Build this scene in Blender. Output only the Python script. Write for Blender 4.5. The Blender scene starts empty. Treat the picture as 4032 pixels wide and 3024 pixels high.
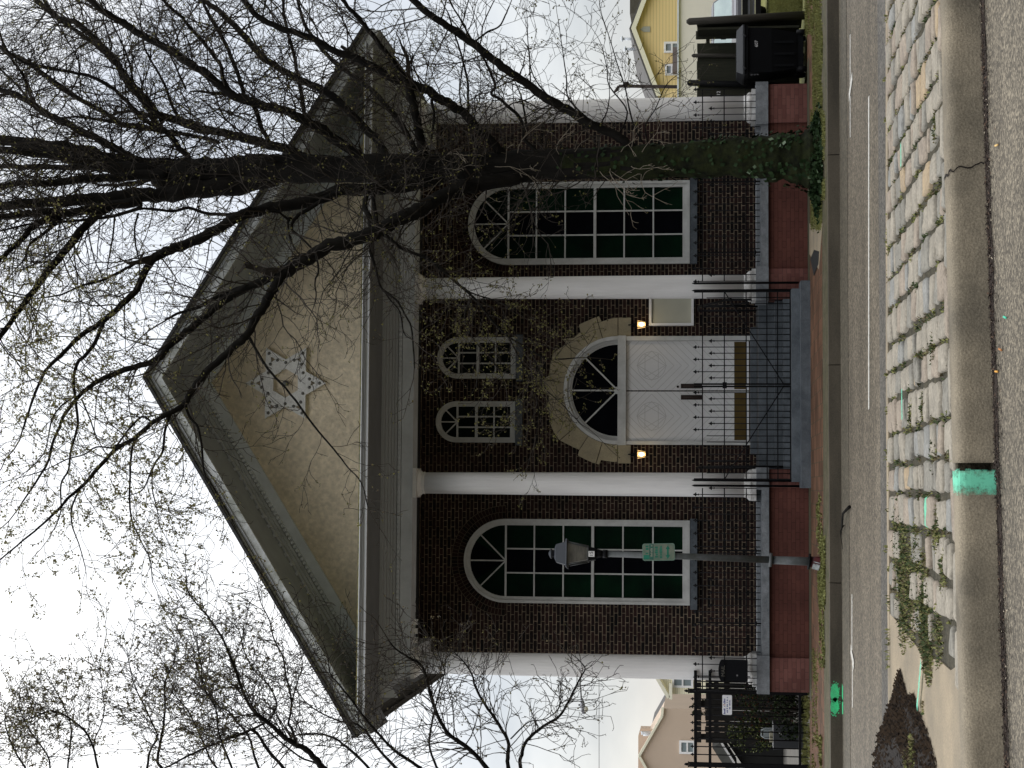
import bpy, math, random
from mathutils import Vector, Matrix, noise as mnoise
random.seed(7)
SC = bpy.context.scene
C = SC.collection
# ------------------------------------------------------------------ camera
F = 6600.0; PIT = math.radians(6.6); YAW = math.radians(3.6); CZ = 1.7
cyw, syw = math.cos(YAW), math.sin(YAW)
FW = Vector((syw*math.cos(PIT), cyw*math.cos(PIT), math.sin(PIT)))
RT = Vector((cyw, -syw, 0.0))
UP = Vector((-syw*math.sin(PIT), -cyw*math.sin(PIT), math.cos(PIT)))
cam = bpy.data.objects.new('camera', bpy.data.cameras.new('camera'))
C.objects.link(cam)
# the phone was held upright: the picture file lies on its side
M = Matrix(((-UP.x, RT.x, -FW.x, 0), (-UP.y, RT.y, -FW.y, 0), (-UP.z, RT.z, -FW.z, CZ), (0, 0, 0, 1)))
cam.matrix_world = M
cam.data.sensor_width = 36; cam.data.lens = F*36/4032
cam.data.clip_start = 0.1; cam.data.clip_end = 3000
SC.camera = cam
# ------------------------------------------------------------------ world, sun, exposure
SC.view_settings.view_transform = 'Standard'; SC.view_settings.look = 'None'
SC.view_settings.exposure = 0.10; SC.view_settings.gamma = 1.0
SUN_EL, SUN_AZ = math.radians(42), math.radians(-20)      # bright patch of cloud up and to the left, beyond the building
W = bpy.data.worlds.new('World'); SC.world = W; W.use_nodes = True
nt = W.node_tree; nt.nodes.clear()
def N(t, **k):
    n = nt.nodes.new(t)
    for a, b in k.items(): setattr(n, a, b)
    return n
L = lambda a, b: nt.links.new(a, b)
out = N('ShaderNodeOutputWorld'); add = N('ShaderNodeAddShader')
b1 = N('ShaderNodeBackground'); b2 = N('ShaderNodeBackground')
sky = N('ShaderNodeTexSky', sky_type='NISHITA', sun_disc=False)
sky.sun_elevation = SUN_EL; sky.sun_rotation = SUN_AZ
b1.inputs['Strength'].default_value = 0.02
L(sky.outputs[0], b1.inputs['Color'])
tc = N('ShaderNodeTexCoord'); mp = N('ShaderNodeMapping'); mp.inputs['Scale'].default_value = (1, 1, 2.2)
nz = N('ShaderNodeTexNoise'); nz.inputs['Scale'].default_value = 3.0; nz.inputs['Detail'].default_value = 7; nz.inputs['Roughness'].default_value = .55
cr = N('ShaderNodeValToRGB'); cr.color_ramp.elements[0].position = .36; cr.color_ramp.elements[1].position = .66
cr.color_ramp.elements[0].color = (.52, .55, .60, 1); cr.color_ramp.elements[1].color = (1.02, 1.01, .99, 1)
dt = N('ShaderNodeVectorMath', operation='DOT_PRODUCT')
sd = Vector((math.sin(SUN_AZ)*math.cos(SUN_EL), math.cos(SUN_AZ)*math.cos(SUN_EL), math.sin(SUN_EL)))
dt.inputs[1].default_value = sd
mr = N('ShaderNodeMapRange'); mr.inputs['From Min'].default_value = .80; mr.inputs['From Max'].default_value = .97
mr.inputs['To Min'].default_value = 0; mr.inputs['To Max'].default_value = 1.0
mx = N('ShaderNodeMix', data_type='RGBA'); mx.inputs['B'].default_value = (1.22, 1.22, 1.20, 1)
L(tc.outputs['Generated'], mp.inputs['Vector']); L(mp.outputs[0], nz.inputs['Vector']); L(nz.outputs['Fac'], cr.inputs[0])
L(tc.outputs['Generated'], dt.inputs[0]); L(dt.outputs['Value'], mr.inputs['Value'])
L(mr.outputs[0], mx.inputs['Factor']); L(cr.outputs[0], mx.inputs['A'])
# sky behind and beside the camera: dimmed low, raised high, to darken the porch
sv = N('ShaderNodeSeparateXYZ'); L(tc.outputs['Generated'], sv.inputs[0])
gz_ = N('ShaderNodeMapRange'); gz_.inputs['From Min'].default_value = .33; gz_.inputs['From Max'].default_value = .56; gz_.inputs['To Min'].default_value = .05; gz_.inputs['To Max'].default_value = 2.2
gy_ = N('ShaderNodeMapRange'); gy_.inputs['From Min'].default_value = .30; gy_.inputs['From Max'].default_value = .80; gy_.inputs['To Min'].default_value = 0; gy_.inputs['To Max'].default_value = 1
gm_ = N('ShaderNodeMix', data_type='FLOAT')
gf_ = N('ShaderNodeMapRange'); gf_.inputs['From Min'].default_value = .0; gf_.inputs['From Max'].default_value = .26; gf_.inputs['To Min'].default_value = .66; gf_.inputs['To Max'].default_value = 1.0
L(sv.outputs['Z'], gf_.inputs['Value']); L(gf_.outputs[0], gm_.inputs['B'])
L(sv.outputs['Z'], gz_.inputs['Value']); L(sv.outputs['Y'], gy_.inputs['Value']); L(gy_.outputs[0], gm_.inputs['Factor']); L(gz_.outputs[0], gm_.inputs['A'])
ml_ = N('ShaderNodeMix', data_type='RGBA', blend_type='MULTIPLY'); ml_.inputs['Factor'].default_value = 1.0
L(mx.outputs['Result'], ml_.inputs['A']); L(gm_.outputs['Result'], ml_.inputs['B']); L(ml_.outputs['Result'], b2.inputs['Color'])
b2.inputs['Strength'].default_value = 1.12
L(b1.outputs[0], add.inputs[0]); L(b2.outputs[0], add.inputs[1]); L(add.outputs[0], out.inputs[0])
sl = bpy.data.lights.new('sun', 'SUN'); sl.energy = 0.7; sl.angle = math.radians(25); sl.color = (1, .97, .92)
so = bpy.data.objects.new('sun', sl); C.objects.link(so)
so.rotation_euler = sd.to_track_quat('Z', 'Y').to_euler()

# ------------------------------------------------------------------ survey helpers: a pixel of the photograph -> a point on a known plane
def ray(sx, sy):
    return FW + RT*((1512-sy)/F) - UP*((sx-2016)/F)
def wp(sx, sy, Y):
    d = ray(sx, sy); t = Y/d.y; return Vector((d.x*t, Y, CZ+d.z*t))
def gp(sx, sy, z=0.0):
    d = ray(sx, sy); t = (z-CZ)/d.z; return Vector((d.x*t, d.y*t, z))
def wx(sy, Y, sx=2780): return wp(sx, sy, Y).x
def wz(sx, Y, sy=1512): return wp(sx, sy, Y).z

# ------------------------------------------------------------------ materials
MATS = {}
def mat(name, col, rough=.7, var=0.0, vs=4.0, col2=None, bump=0.0, bs=30.0, metal=0.0, spec=.3, emit=None, es=0.0, streak=None, fine=0.0, fs=60.0):
    if name in MATS: return MATS[name]
    m = bpy.data.materials.new(name); m.use_nodes = True
    t = m.node_tree; P = t.nodes['Principled BSDF']
    P.inputs['Roughness'].default_value = rough; P.inputs['Metallic'].default_value = metal
    P.inputs['Specular IOR Level'].default_value = spec
    P.inputs['Base Color'].default_value = (*col, 1)
    n = t.nodes.new; l = t.links.new
    tcn = n('ShaderNodeTexCoord'); vec = tcn.outputs['Object']
    if streak:
        mpn = n('ShaderNodeMapping'); mpn.inputs['Scale'].default_value = streak; l(vec, mpn.inputs[0]); vec = mpn.outputs[0]
    cur = None
    if var > 0 or col2:
        a = n('ShaderNodeTexNoise'); a.inputs['Scale'].default_value = vs; a.inputs['Detail'].default_value = 8; a.inputs['Roughness'].default_value = .65
        l(vec, a.inputs['Vector'])
        r = n('ShaderNodeValToRGB'); r.color_ramp.elements[0].position = .35; r.color_ramp.elements[1].position = .65
        c2 = col2 or tuple(c*(1-var) for c in col)
        r.color_ramp.elements[0].color = (*c2, 1); r.color_ramp.elements[1].color = (*col, 1)
        l(a.outputs['Fac'], r.inputs[0]); cur = r.outputs[0]
    if fine > 0:
        a = n('ShaderNodeTexNoise'); a.inputs['Scale'].default_value = fs; a.inputs['Detail'].default_value = 3; l(tcn.outputs['Object'], a.inputs['Vector'])
        r = n('ShaderNodeMapRange'); r.inputs['From Min'].default_value = .3; r.inputs['From Max'].default_value = .7
        r.inputs['To Min'].default_value = 1-fine; r.inputs['To Max'].default_value = 1+fine
        l(a.outputs['Fac'], r.inputs['Value'])
        q = n('ShaderNodeMix'); q.data_type = 'RGBA'; q.blend_type = 'MULTIPLY'; q.inputs['Factor'].default_value = 1
        if cur: l(cur, q.inputs['A'])
        else: q.inputs['A'].default_value = (*col, 1)
        l(r.outputs[0], q.inputs['B']); cur = q.outputs['Result']
    if cur: l(cur, P.inputs['Base Color'])
    if bump > 0:
        a = n('ShaderNodeTexNoise'); a.inputs['Scale'].default_value = bs; a.inputs['Detail'].default_value = 5; l(vec, a.inputs['Vector'])
        b = n('ShaderNodeBump'); b.inputs['Strength'].default_value = bump; b.inputs['Distance'].default_value = .02
        l(a.outputs['Fac'], b.inputs['Height']); l(b.outputs[0], P.inputs['Normal'])
    if emit:
        P.inputs['Emission Color'].default_value = (*emit, 1); P.inputs['Emission Strength'].default_value = es
    MATS[name] = m; return m

def brick_mat(name, c_dark, c_red, c_mort, row=.0698, strl=.215, head=.10, j=.011, plane='XZ', mort_fac=1.0, drop=0.25):
    """Flemish bond from plain arithmetic on object coordinates"""
    m = bpy.data.materials.new(name); m.use_nodes = True; t = m.node_tree
    P = t.nodes['Principled BSDF']; P.inputs['Roughness'].default_value = .85; P.inputs['Specular IOR Level'].default_value = .15
    n = t.nodes.new; l = t.links.new
    def ma(op, a, b=None, c=None):
        x = n('ShaderNodeMath'); x.operation = op
        for i, v in enumerate((a, b, c)):
            if v is None: continue
            if isinstance(v, (int, float)): x.inputs[i].default_value = v
            else: l(v, x.inputs[i])
        return x.outputs[0]
    tcn = n('ShaderNodeTexCoord'); sp = n('ShaderNodeSeparateXYZ'); l(tcn.outputs['Object'], sp.inputs[0])
    if plane == 'XZ': X, Z = ma('ADD', sp.outputs[0], sp.outputs[1]), sp.outputs[2]
    else: X, Z = sp.outputs[0], sp.outputs[1]
    per = strl+head+2*j
    ro = ma('FLOOR', ma('DIVIDE', Z, row)); fz = ma('FRACT', ma('DIVIDE', Z, row))
    u = ma('ADD', ma('DIVIDE', X, per), ma('MULTIPLY', ma('MODULO', ma('ADD', ro, 1000), 2.0), .5))
    fu = ma('FRACT', u); cell = ma('FLOOR', u)
    sb = (strl+j)/per
    ish = ma('GREATER_THAN', fu, sb)
    jz = j/row; ju = j/per
    m1 = ma('LESS_THAN', fz, jz); m2 = ma('LESS_THAN', fu, ju)
    m3 = ma('MULTIPLY', ish, ma('LESS_THAN', fu, sb+ju))
    mo = ma('MAXIMUM', m1, ma('MAXIMUM', m2, m3))
    cb = n('ShaderNodeCombineXYZ'); l(cell, cb.inputs[0]); l(ro, cb.inputs[1]); l(ish, cb.inputs[2])
    wn = n('ShaderNodeTexWhiteNoise'); wn.noise_dimensions = '3D'; l(cb.outputs[0], wn.inputs['Vector'])
    rr = n('ShaderNodeValToRGB'); rr.color_ramp.elements[0].color = (*c_dark, 1); rr.color_ramp.elements[1].color = (*c_red, 1)
    rr.color_ramp.elements[0].position = .05; rr.color_ramp.elements[1].position = .9
    e = rr.color_ramp.elements.new(.45); e.color = tuple(c_dark[i]*.45+c_red[i]*.55 for i in range(3))+(1,)
    l(wn.outputs['Value'], rr.inputs[0])
    nz = n('ShaderNodeTexNoise'); nz.inputs['Scale'].default_value = 1.3; nz.inputs['Detail'].default_value = 6; l(tcn.outputs['Object'], nz.inputs['Vector'])
    nf = n('ShaderNodeTexNoise'); nf.inputs['Scale'].default_value = 9; nf.inputs['Detail'].default_value = 4; l(tcn.outputs['Object'], nf.inputs['Vector'])
    mm = n('ShaderNodeMapRange'); mm.inputs['From Min'].default_value = .35; mm.inputs['From Max'].default_value = .62; mm.inputs['To Min'].default_value = .35; mm.inputs['To Max'].default_value = 1
    l(nf.outputs['Fac'], mm.inputs['Value'])
    mfac = ma('MULTIPLY', ma('MULTIPLY', mo, mm.outputs[0]), mort_fac)
    mx = n('ShaderNodeMix'); mx.data_type = 'RGBA'; l(mfac, mx.inputs['Factor']); l(rr.outputs[0], mx.inputs['A']); mx.inputs['B'].default_value = (*c_mort, 1)
    m2x = n('ShaderNodeMix'); m2x.data_type = 'RGBA'; m2x.blend_type = 'MULTIPLY'; m2x.inputs['Factor'].default_value = 1
    mr2 = n('ShaderNodeMapRange'); mr2.inputs['From Min'].default_value = .3; mr2.inputs['From Max'].default_value = .7; mr2.inputs['To Min'].default_value = 1-drop; mr2.inputs['To Max'].default_value = 1+drop*.6
    l(nz.outputs['Fac'], mr2.inputs['Value']); l(mx.outputs['Result'], m2x.inputs['A']); l(mr2.outputs[0], m2x.inputs['B'])
    l(m2x.outputs['Result'], P.inputs['Base Color'])
    bp = n('ShaderNodeBump'); bp.inputs['Strength'].default_value = .5; bp.inputs['Distance'].default_value = .006
    l(ma('SUBTRACT', 1.0, mo), bp.inputs['Height']); l(bp.outputs[0], P.inputs['Normal'])
    MATS[name] = m; return m

def asphalt(name, base, spot, scale, patch):
    m = bpy.data.materials.new(name); m.use_nodes = True; t = m.node_tree; P = t.nodes['Principled BSDF']
    P.inputs['Roughness'].default_value = .75; P.inputs['Specular IOR Level'].default_value = .25
    n = t.nodes.new; l = t.links.new; tcn = n('ShaderNodeTexCoord')
    vo = n('ShaderNodeTexVoronoi'); vo.inputs['Scale'].default_value = scale; l(tcn.outputs['Object'], vo.inputs['Vector'])
    r = n('ShaderNodeValToRGB'); r.color_ramp.elements[0].color = (*[b*.55 for b in base], 1); r.color_ramp.elements[1].color = (*spot, 1)
    e = r.color_ramp.elements.new(.55); e.color = (*base, 1)
    sx = n('ShaderNodeSeparateColor'); l(vo.outputs['Color'], sx.inputs[0]); l(sx.outputs[0], r.inputs[0])
    mp = n('ShaderNodeMapping'); mp.inputs['Scale'].default_value = (.25, 1.2, 1); l(tcn.outputs['Object'], mp.inputs[0])
    nz = n('ShaderNodeTexNoise'); nz.inputs['Scale'].default_value = 1.1; nz.inputs['Detail'].default_value = 9; nz.inputs['Roughness'].default_value = .7; l(mp.outputs[0], nz.inputs['Vector'])
    mr = n('ShaderNodeMapRange'); mr.inputs['From Min'].default_value = .3; mr.inputs['From Max'].default_value = .7; mr.inputs['To Min'].default_value = 1-patch; mr.inputs['To Max'].default_value = 1+patch
    l(nz.outputs['Fac'], mr.inputs['Value'])
    mx = n('ShaderNodeMix'); mx.data_type = 'RGBA'; mx.blend_type = 'MULTIPLY'; mx.inputs['Factor'].default_value = 1
    l(r.outputs[0], mx.inputs['A']); l(mr.outputs[0], mx.inputs['B']); l(mx.outputs['Result'], P.inputs['Base Color'])
    bp = n('ShaderNodeBump'); bp.inputs['Strength'].default_value = .5; bp.inputs['Distance'].default_value = .008
    l(vo.outputs['Distance'], bp.inputs['Height']); l(bp.outputs[0], P.inputs['Normal'])
    MATS[name] = m; return m

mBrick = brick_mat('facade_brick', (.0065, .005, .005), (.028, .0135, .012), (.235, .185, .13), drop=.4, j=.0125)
mPaint = brick_mat('painted_brick', (.100, .038, .030), (.120, .046, .035), (.055, .022, .018), mort_fac=.8, drop=.28)
mPier = brick_mat('pier_brick', (.135, .055, .046), (.18, .078, .065), (.08, .04, .035), mort_fac=.7, drop=.3)
mPave = brick_mat('sidewalk_brick', (.075, .040, .025), (.155, .078, .046), (.05, .048, .028), row=.105, strl=.20, head=.20, j=.014, plane='XY', drop=.45)
mWhite = mat('white_paint', (.86, .845, .83), .5, var=.10, vs=1.5, streak=(5, 5, .6), col2=(.76, .745, .73))
mTrim = mat('grey_white_trim', (.72, .755, .80), .6, var=.2, vs=2.5, col2=(.58, .61, .645))
mTrim2 = mat('weathered_rake_trim', (.68, .70, .70), .8, vs=3, col2=(.30, .31, .27), fine=.15)
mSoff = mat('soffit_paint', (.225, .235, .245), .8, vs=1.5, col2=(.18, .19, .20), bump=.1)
mStucco = mat('tan_stucco', (.76, .655, .50), .9, vs=1.3, col2=(.64, .55, .42), bump=1.0, bs=20, fine=.16, fs=14, spec=.1)
mRoof = mat('dark_roof', (.05, .05, .05), .9, var=.4, vs=6)
mStone = mat('tan_stone', (.40, .34, .22), .85, vs=3, col2=(.29, .25, .17), fine=.10, bump=.3)
mBlue = mat('blue_grey_stone', (.235, .25, .265), .7, vs=5, col2=(.12, .13, .14), fine=.12, bump=.3, bs=12)
mSill = mat('blue_grey_sill', (.115, .13, .145), .7, vs=6, col2=(.055, .065, .075), fine=.15)
mIron = mat('black_iron', (.005, .005, .006), .6, spec=.15, var=.3, vs=20)
mGreenG = mat('green_pane', (.003, .018, .008), .5, vs=1.2, col2=(.002, .006, .004), spec=.03)
mDarkG = mat('dark_pane', (.0025, .003, .005), .5, spec=.03, var=.4)
mGroove = mat('door_groove', (.53, .52, .50), .7)
mKick = mat('brass_kick_plate', (.13, .085, .025), .45, metal=.5, var=.3)
mPlate = mat('bronze_push_plate', (.03, .018, .014), .5)
mBoard = mat('board_face', (.50, .49, .40), .5, var=.06, vs=3)
mBark = mat('dark_bark', (.016, .0145, .0125), .95, vs=8, col2=(.007, .0065, .006), bump=.8, bs=25, spec=.1, streak=(1, 1, .35))
mTwig = mat('twig_bark', (.052, .044, .037), .9, vs=2, col2=(.03, .026, .022), spec=.1)
mMossB = mat('mossy_bark', (.022, .027, .010), .95, vs=6, col2=(.008, .009, .006), bump=1, bs=14, spec=.1)
mBud = mat('olive_buds', (.12, .115, .035), .8, vs=3, col2=(.07, .06, .03), spec=.1)
mIvy = mat('ivy_leaf', (.020, .040, .012), .7, vs=7, col2=(.008, .018, .006), spec=.12)
mIvyL = mat('pale_ivy_leaf', (.10, .14, .08), .5)
mGrass = mat('grass', (.20, .195, .065), .8, vs=3, col2=(.10, .105, .035), spec=.1)
mWeed = mat('weed_leaf', (.27, .27, .10), .8, vs=9, col2=(.13, .14, .055), spec=.1)
mSoil = mat('dark_mulch', (.017, .012, .009), .95, vs=14, col2=(.007, .005, .004), bump=1, bs=40, fine=.4, fs=50)
mConc = mat('old_concrete', (.31, .25, .17), .85, vs=1.3, col2=(.19, .16, .115), fine=.16, fs=70, bump=.2, bs=40)
mKerb = mat('kerb_concrete', (.25, .21, .15), .85, vs=1.4, col2=(.105, .09, .066), fine=.25, fs=90, bump=.35, bs=60)
mKerbF = mat('far_kerb_concrete', (.105, .088, .064), .85, vs=1.4, col2=(.048, .041, .030), fine=.15, fs=60, streak=(.3, 1, 1))
mLine = mat('worn_white_line', (.72, .70, .64), .7, vs=30, col2=(.36, .34, .30))
mRoad = asphalt('road_asphalt', (.106, .089, .066), (.22, .185, .135), 42, .32)
mRoadN = asphalt('near_asphalt', (.098, .084, .063), (.24, .205, .15), 60, .30)
mGut = asphalt('gutter_asphalt', (.085, .073, .052), (.15, .13, .095), 40, .2)
mGreenP = mat('green_spray', (.06, .52, .26), .7, vs=12, col2=(.05, .38, .20))
mSkin = None

# ------------------------------------------------------------------ mesh builder
OFF = {}
class MB:
    def __init__(s): s.v = []; s.f = []; s.m = []; s.sm = []
    def add(s, vs, fs, mi=0, smooth=False):
        o = len(s.v); s.v.extend([tuple(v) for v in vs])
        for f in fs: s.f.append(tuple(o+i for i in f)); s.m.append(mi); s.sm.append(smooth)
        return s
    def box(s, x0, x1, y0, y1, z0, z1, mi=0):
        if x0 > x1: x0, x1 = x1, x0
        if y0 > y1: y0, y1 = y1, y0
        if z0 > z1: z0, z1 = z1, z0
        v = [(x0,y0,z0),(x1,y0,z0),(x1,y1,z0),(x0,y1,z0),(x0,y0,z1),(x1,y0,z1),(x1,y1,z1),(x0,y1,z1)]
        return s.add(v, [(3,2,1,0),(4,5,6,7),(0,1,5,4),(1,2,6,5),(2,3,7,6),(3,0,4,7)], mi)
    def obox(s, c, ax, ay, az, mi=0):
        c = Vector(c); v = []
        for k in (-1, 1):
            for i, j in ((-1,-1),(1,-1),(1,1),(-1,1)): v.append(c+ax*i+ay*j+az*k)
        return s.add(v, [(3,2,1,0),(4,5,6,7),(0,1,5,4),(1,2,6,5),(2,3,7,6),(3,0,4,7)], mi)
    def prism(s, pts, y0, y1, mi=0):
        """polygon given in (x,z), counter-clockwise seen from the front, extruded y0 (front) to y1"""
        n = len(pts)
        v = [(p[0], y0, p[1]) for p in pts]+[(p[0], y1, p[1]) for p in pts]
        f = [tuple(range(n)), tuple(range(2*n-1, n-1, -1))]
        f += [(i, i+n, (i+1) % n+n, (i+1) % n) for i in range(n)]
        return s.add(v, f, mi)
    def slab(s, pts, z0, z1, mi=0):
        n = len(pts); v = [(p[0], p[1], z0) for p in pts]+[(p[0], p[1], z1) for p in pts]
        f = [tuple(range(n-1, -1, -1)), tuple(range(n, 2*n))]
        f += [(i, (i+1) % n, (i+1) % n+n, i+n) for i in range(n)]
        return s.add(v, f, mi)
    def ring(s, outer, inner, y0, y1, mi=0, closed=True, smooth=False):
        n = len(outer); v = []
        for Y in (y0, y1):
            v += [(p[0], Y, p[1]) for p in outer]; v += [(p[0], Y, p[1]) for p in inner]
        f = []
        for i in range(n if closed else n-1):
            k = (i+1) % n
            f += [(i, k, n+k, n+i), (2*n+i, 3*n+i, 3*n+k, 2*n+k), (i, 2*n+i, 2*n+k, k), (n+i, n+k, 3*n+k, 3*n+i)]
        if not closed:
            f += [(0, n, 3*n, 2*n), (n-1, 3*n-1, 4*n-1, 2*n-1)]
        return s.add(v, f, mi, smooth)
    def tube(s, pts, rad, sides=6, mi=0, smooth=True, cap=True):
        pts = [Vector(p) for p in pts]; n = len(pts)
        if isinstance(rad, (int, float)): rad = [rad]*n
        v = []; ref = None
        for i in range(n):
            d = (pts[min(i+1, n-1)]-pts[max(i-1, 0)])
            if d.length < 1e-9: d = Vector((0, 0, 1))
            d.normalize()
            if ref is None:
                ref = Vector((0, 1, 0)) if abs(d.y) < .9 else Vector((1, 0, 0))
            a = ref-d*ref.dot(d)
            if a.length < 1e-6: a = d.orthogonal()
            a.normalize(); ref = a; b = d.cross(a); r = rad[i]
            for k in range(sides):
                t = 2*math.pi*k/sides; v.append(pts[i]+(a*math.cos(t)+b*math.sin(t))*r)
        f = [(i*sides+k, i*sides+(k+1) % sides, (i+1)*sides+(k+1) % sides, (i+1)*sides+k) for i in range(n-1) for k in range(sides)]
        if cap and sides > 3: f += [tuple(range(sides-1, -1, -1)), tuple(range((n-1)*sides, n*sides))]
        return s.add(v, f, mi, smooth)
    def lathe(s, x, y, prof, seg=24, mi=0, flute=0.0, nf=0, smooth=True):
        v = []; f = []
        for (r, z) in prof:
            for k in range(seg):
                t = 2*math.pi*k/seg; rr = r
                if flute: rr = r-flute*abs(math.sin(nf*t/2.0))
                v.append((x+rr*math.cos(t), y+rr*math.sin(t), z))
        n = len(prof)
        for i in range(n-1):
            for k in range(seg): f.append((i*seg+k, i*seg+(k+1) % seg, (i+1)*seg+(k+1) % seg, (i+1)*seg+k))
        f += [tuple(range(seg-1, -1, -1)), tuple(range((n-1)*seg, n*seg))]
        return s.add(v, f, mi, smooth)
    def text(s, body, size, x, y, z, mi=0, depth=.004, rot=0.0, align='CENTER', axis='front', face=(1, 0, 0)):
        cu = bpy.data.curves.new('lettering', 'FONT'); cu.body = body; cu.size = size; cu.align_x = align; cu.align_y = 'CENTER'; cu.extrude = depth/2
        ob = bpy.data.objects.new('lettering', cu); C.objects.link(ob)
        dg = bpy.context.evaluated_depsgraph_get(); me = bpy.data.meshes.new_from_object(ob.evaluated_get(dg))
        vs = []
        for q in me.vertices:
            a, b, c = q.co; a, b = a*math.cos(rot)-b*math.sin(rot), a*math.sin(rot)+b*math.cos(rot)
            vs.append((x+a, y-c, z+b))
        s.add(vs, [tuple(p.vertices) for p in me.polygons], mi)
        bpy.data.objects.remove(ob); bpy.data.curves.remove(cu); bpy.data.meshes.remove(me)
        return s
    def build(s, name, mats, parent=None, label=None):
        if not isinstance(mats, (list, tuple)): mats = [mats]
        off = OFF.get(parent.name, Vector((0, 0, 0))) if parent else Vector((0, 0, 0))
        me = bpy.data.meshes.new(name)
        me.from_pydata([(a-off.x, b-off.y, c-off.z) for a, b, c in s.v], [], s.f)
        for m in mats: me.materials.append(m)
        me.polygons.foreach_set('material_index', s.m); me.polygons.foreach_set('use_smooth', s.sm)
        me.update()
        o = bpy.data.objects.new(name, me); C.objects.link(o)
        if parent: o.parent = parent
        OFF[o.name] = off.copy()
        if label: o['label'] = label
        return o
def thing(name, loc, label, cat, group=None):
    o = bpy.data.objects.new(name, None); C.objects.link(o); o.location = loc; o.empty_display_size = .2
    OFF[o.name] = Vector(loc); o['label'] = label; o['category'] = cat
    if group: o['group'] = group
    return o
def tag(o, label, cat, group=None, kind=None):
    o['label'] = label; o['category'] = cat
    if group: o['group'] = group
    if kind: o['kind'] = kind
    return o
def struct(name, mb, m, kind='structure'):
    o = mb.build(name, m); o['kind'] = kind; return o
def arch(cx, hw, z0, zs, n=20):
    """outline counter-clockwise: bottom right, up, round the arch, bottom left"""
    p = [(cx+hw, z0), (cx+hw, zs)]
    p += [(cx+hw*math.cos(math.pi*i/n), zs+hw*math.sin(math.pi*i/n)) for i in range(1, n)]
    return p+[(cx-hw, zs), (cx-hw, z0)]

exec_parts = []
# ================================================================== GROUND
RZ = -.165      # far carriageway
NZ = -.17       # near carriageway
MZ = .05        # median surface
KY = 23.62      # far kerb front
g = MB().box(-700, 700, -500, 900, -1.0, -.40)
struct('ground', g, mat('far_ground', (.09, .10, .06), .9, var=.4, vs=.2))
g = MB().box(-80, 80, 14.0, KY-.004, -.38, RZ)
struct('road', g, mRoad)
g = MB().box(-80, 80, KY-1.25, KY-.01, RZ+.001, RZ+.005)
struct('gutter', g, mGut)
g = MB().box(-80, 80, -12, 12.0, -.38, NZ)
struct('near_road', g, mRoadN)
struct('road_patch', MB().box(-80, 80, 15.45, 18.35, RZ+.001, RZ+.005), asphalt('newer_asphalt', (.085, .078, .068), (.17, .155, .13), 42, .25))
# far kerb in sections with open joints
js = sorted(gp(3290, s_, 0).x for s_ in (527, 1410, 2312))
xs = [-40]+js+[40]
km = MB()
for i in range(len(xs)-1):
    a, b = xs[i]+.006, xs[i+1]-.006
    km.slab([(a, KY), (b, KY), (b, KY+.16), (a, KY+.16)], -.35, .0)
struct('far_kerb', km, mKerbF)
struct('verge_strip', MB().box(-60, 60, KY+.17, 24.9, -.3, -.002), mat('mossy_concrete', (.105, .085, .055), .9, vs=4, col2=(.05, .052, .022), fine=.35, fs=25))
struct('sidewalk', MB().box(-60, 60, 24.9, 28.35, -.3, 0.0), mPave)
# mossy band along the wall foot and bare concrete slabs by the tree
mMoss = mat('moss_band', (.06, .058, .03), .95, vs=5, col2=(.05, .045, .03), fine=.3)
struct('moss_band', MB().box(-3.4, 7.2, 27.75, 28.3, .001, .004), mMoss)
cp = [gp(3262, 1080), gp(3205, 1090), gp(3196, 900), gp(3228, 860), gp(3262, 1010)]
struct('concrete_patch', MB().slab([(p.x, p.y) for p in (gp(3225, 1060), gp(3240, 880), gp(3188, 880), gp(3188, 1000))], .001, .006), mConc)
ap = [gp(3193, 1020), gp(3208, 984), gp(3227, 990), gp(3224, 1040), gp(3207, 1085)]
o = MB().slab([(p.x, p.y) for p in ap], .004, .012).build('asphalt_patch', mat('black_patch', (.018, .018, .018), .8, var=.3)); o['kind'] = 'structure'
struct('yard', MB().box(-200, -3.33, 28.35, 300, -.3, -.004), mat('yard_concrete', (.15, .14, .12), .85, vs=.8, col2=(.09, .085, .075), fine=.2, fs=10))
struct('lawn', MB().box(7.1, 200, 28.35, 300, -.3, -.004), mGrass)

# road markings: parking bays
mk = MB()
def mark(sy0, sy1, v, w, z=RZ+.007):
    a, b = gp(v, sy0, z), gp(v, sy1, z)
    mk.slab([(b.x, b.y-w/2), (a.x, a.y-w/2), (a.x, a.y+w/2), (b.x, b.y+w/2)], RZ+.001, z)
mark(380, 1612, 3420, .10); 
for (a, b) in ((137, 330), (380, 540)): mark(a, b, 3347, .07)
mark(2340, 2560, 3354, .07); mark(2600, 2785, 3356, .07)
for (va, sa, vb, sb) in ((3342, 385, 3355, 300), (3349, 2555, 3361, 2620)):
    a, b = gp(va, sa, RZ+.011), gp(vb, sb, RZ+.011)
    d = (b-a); d.z = 0; d.normalize(); q = Vector((-d.y, d.x, 0))*.06
    mk.slab([tuple((a-q)[:2]), tuple((b-q)[:2]), tuple((b+q)[:2]), tuple((a+q)[:2])][::-1], RZ+.0075, RZ+.011)
struct('road_marking', mk, mLine)

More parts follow.
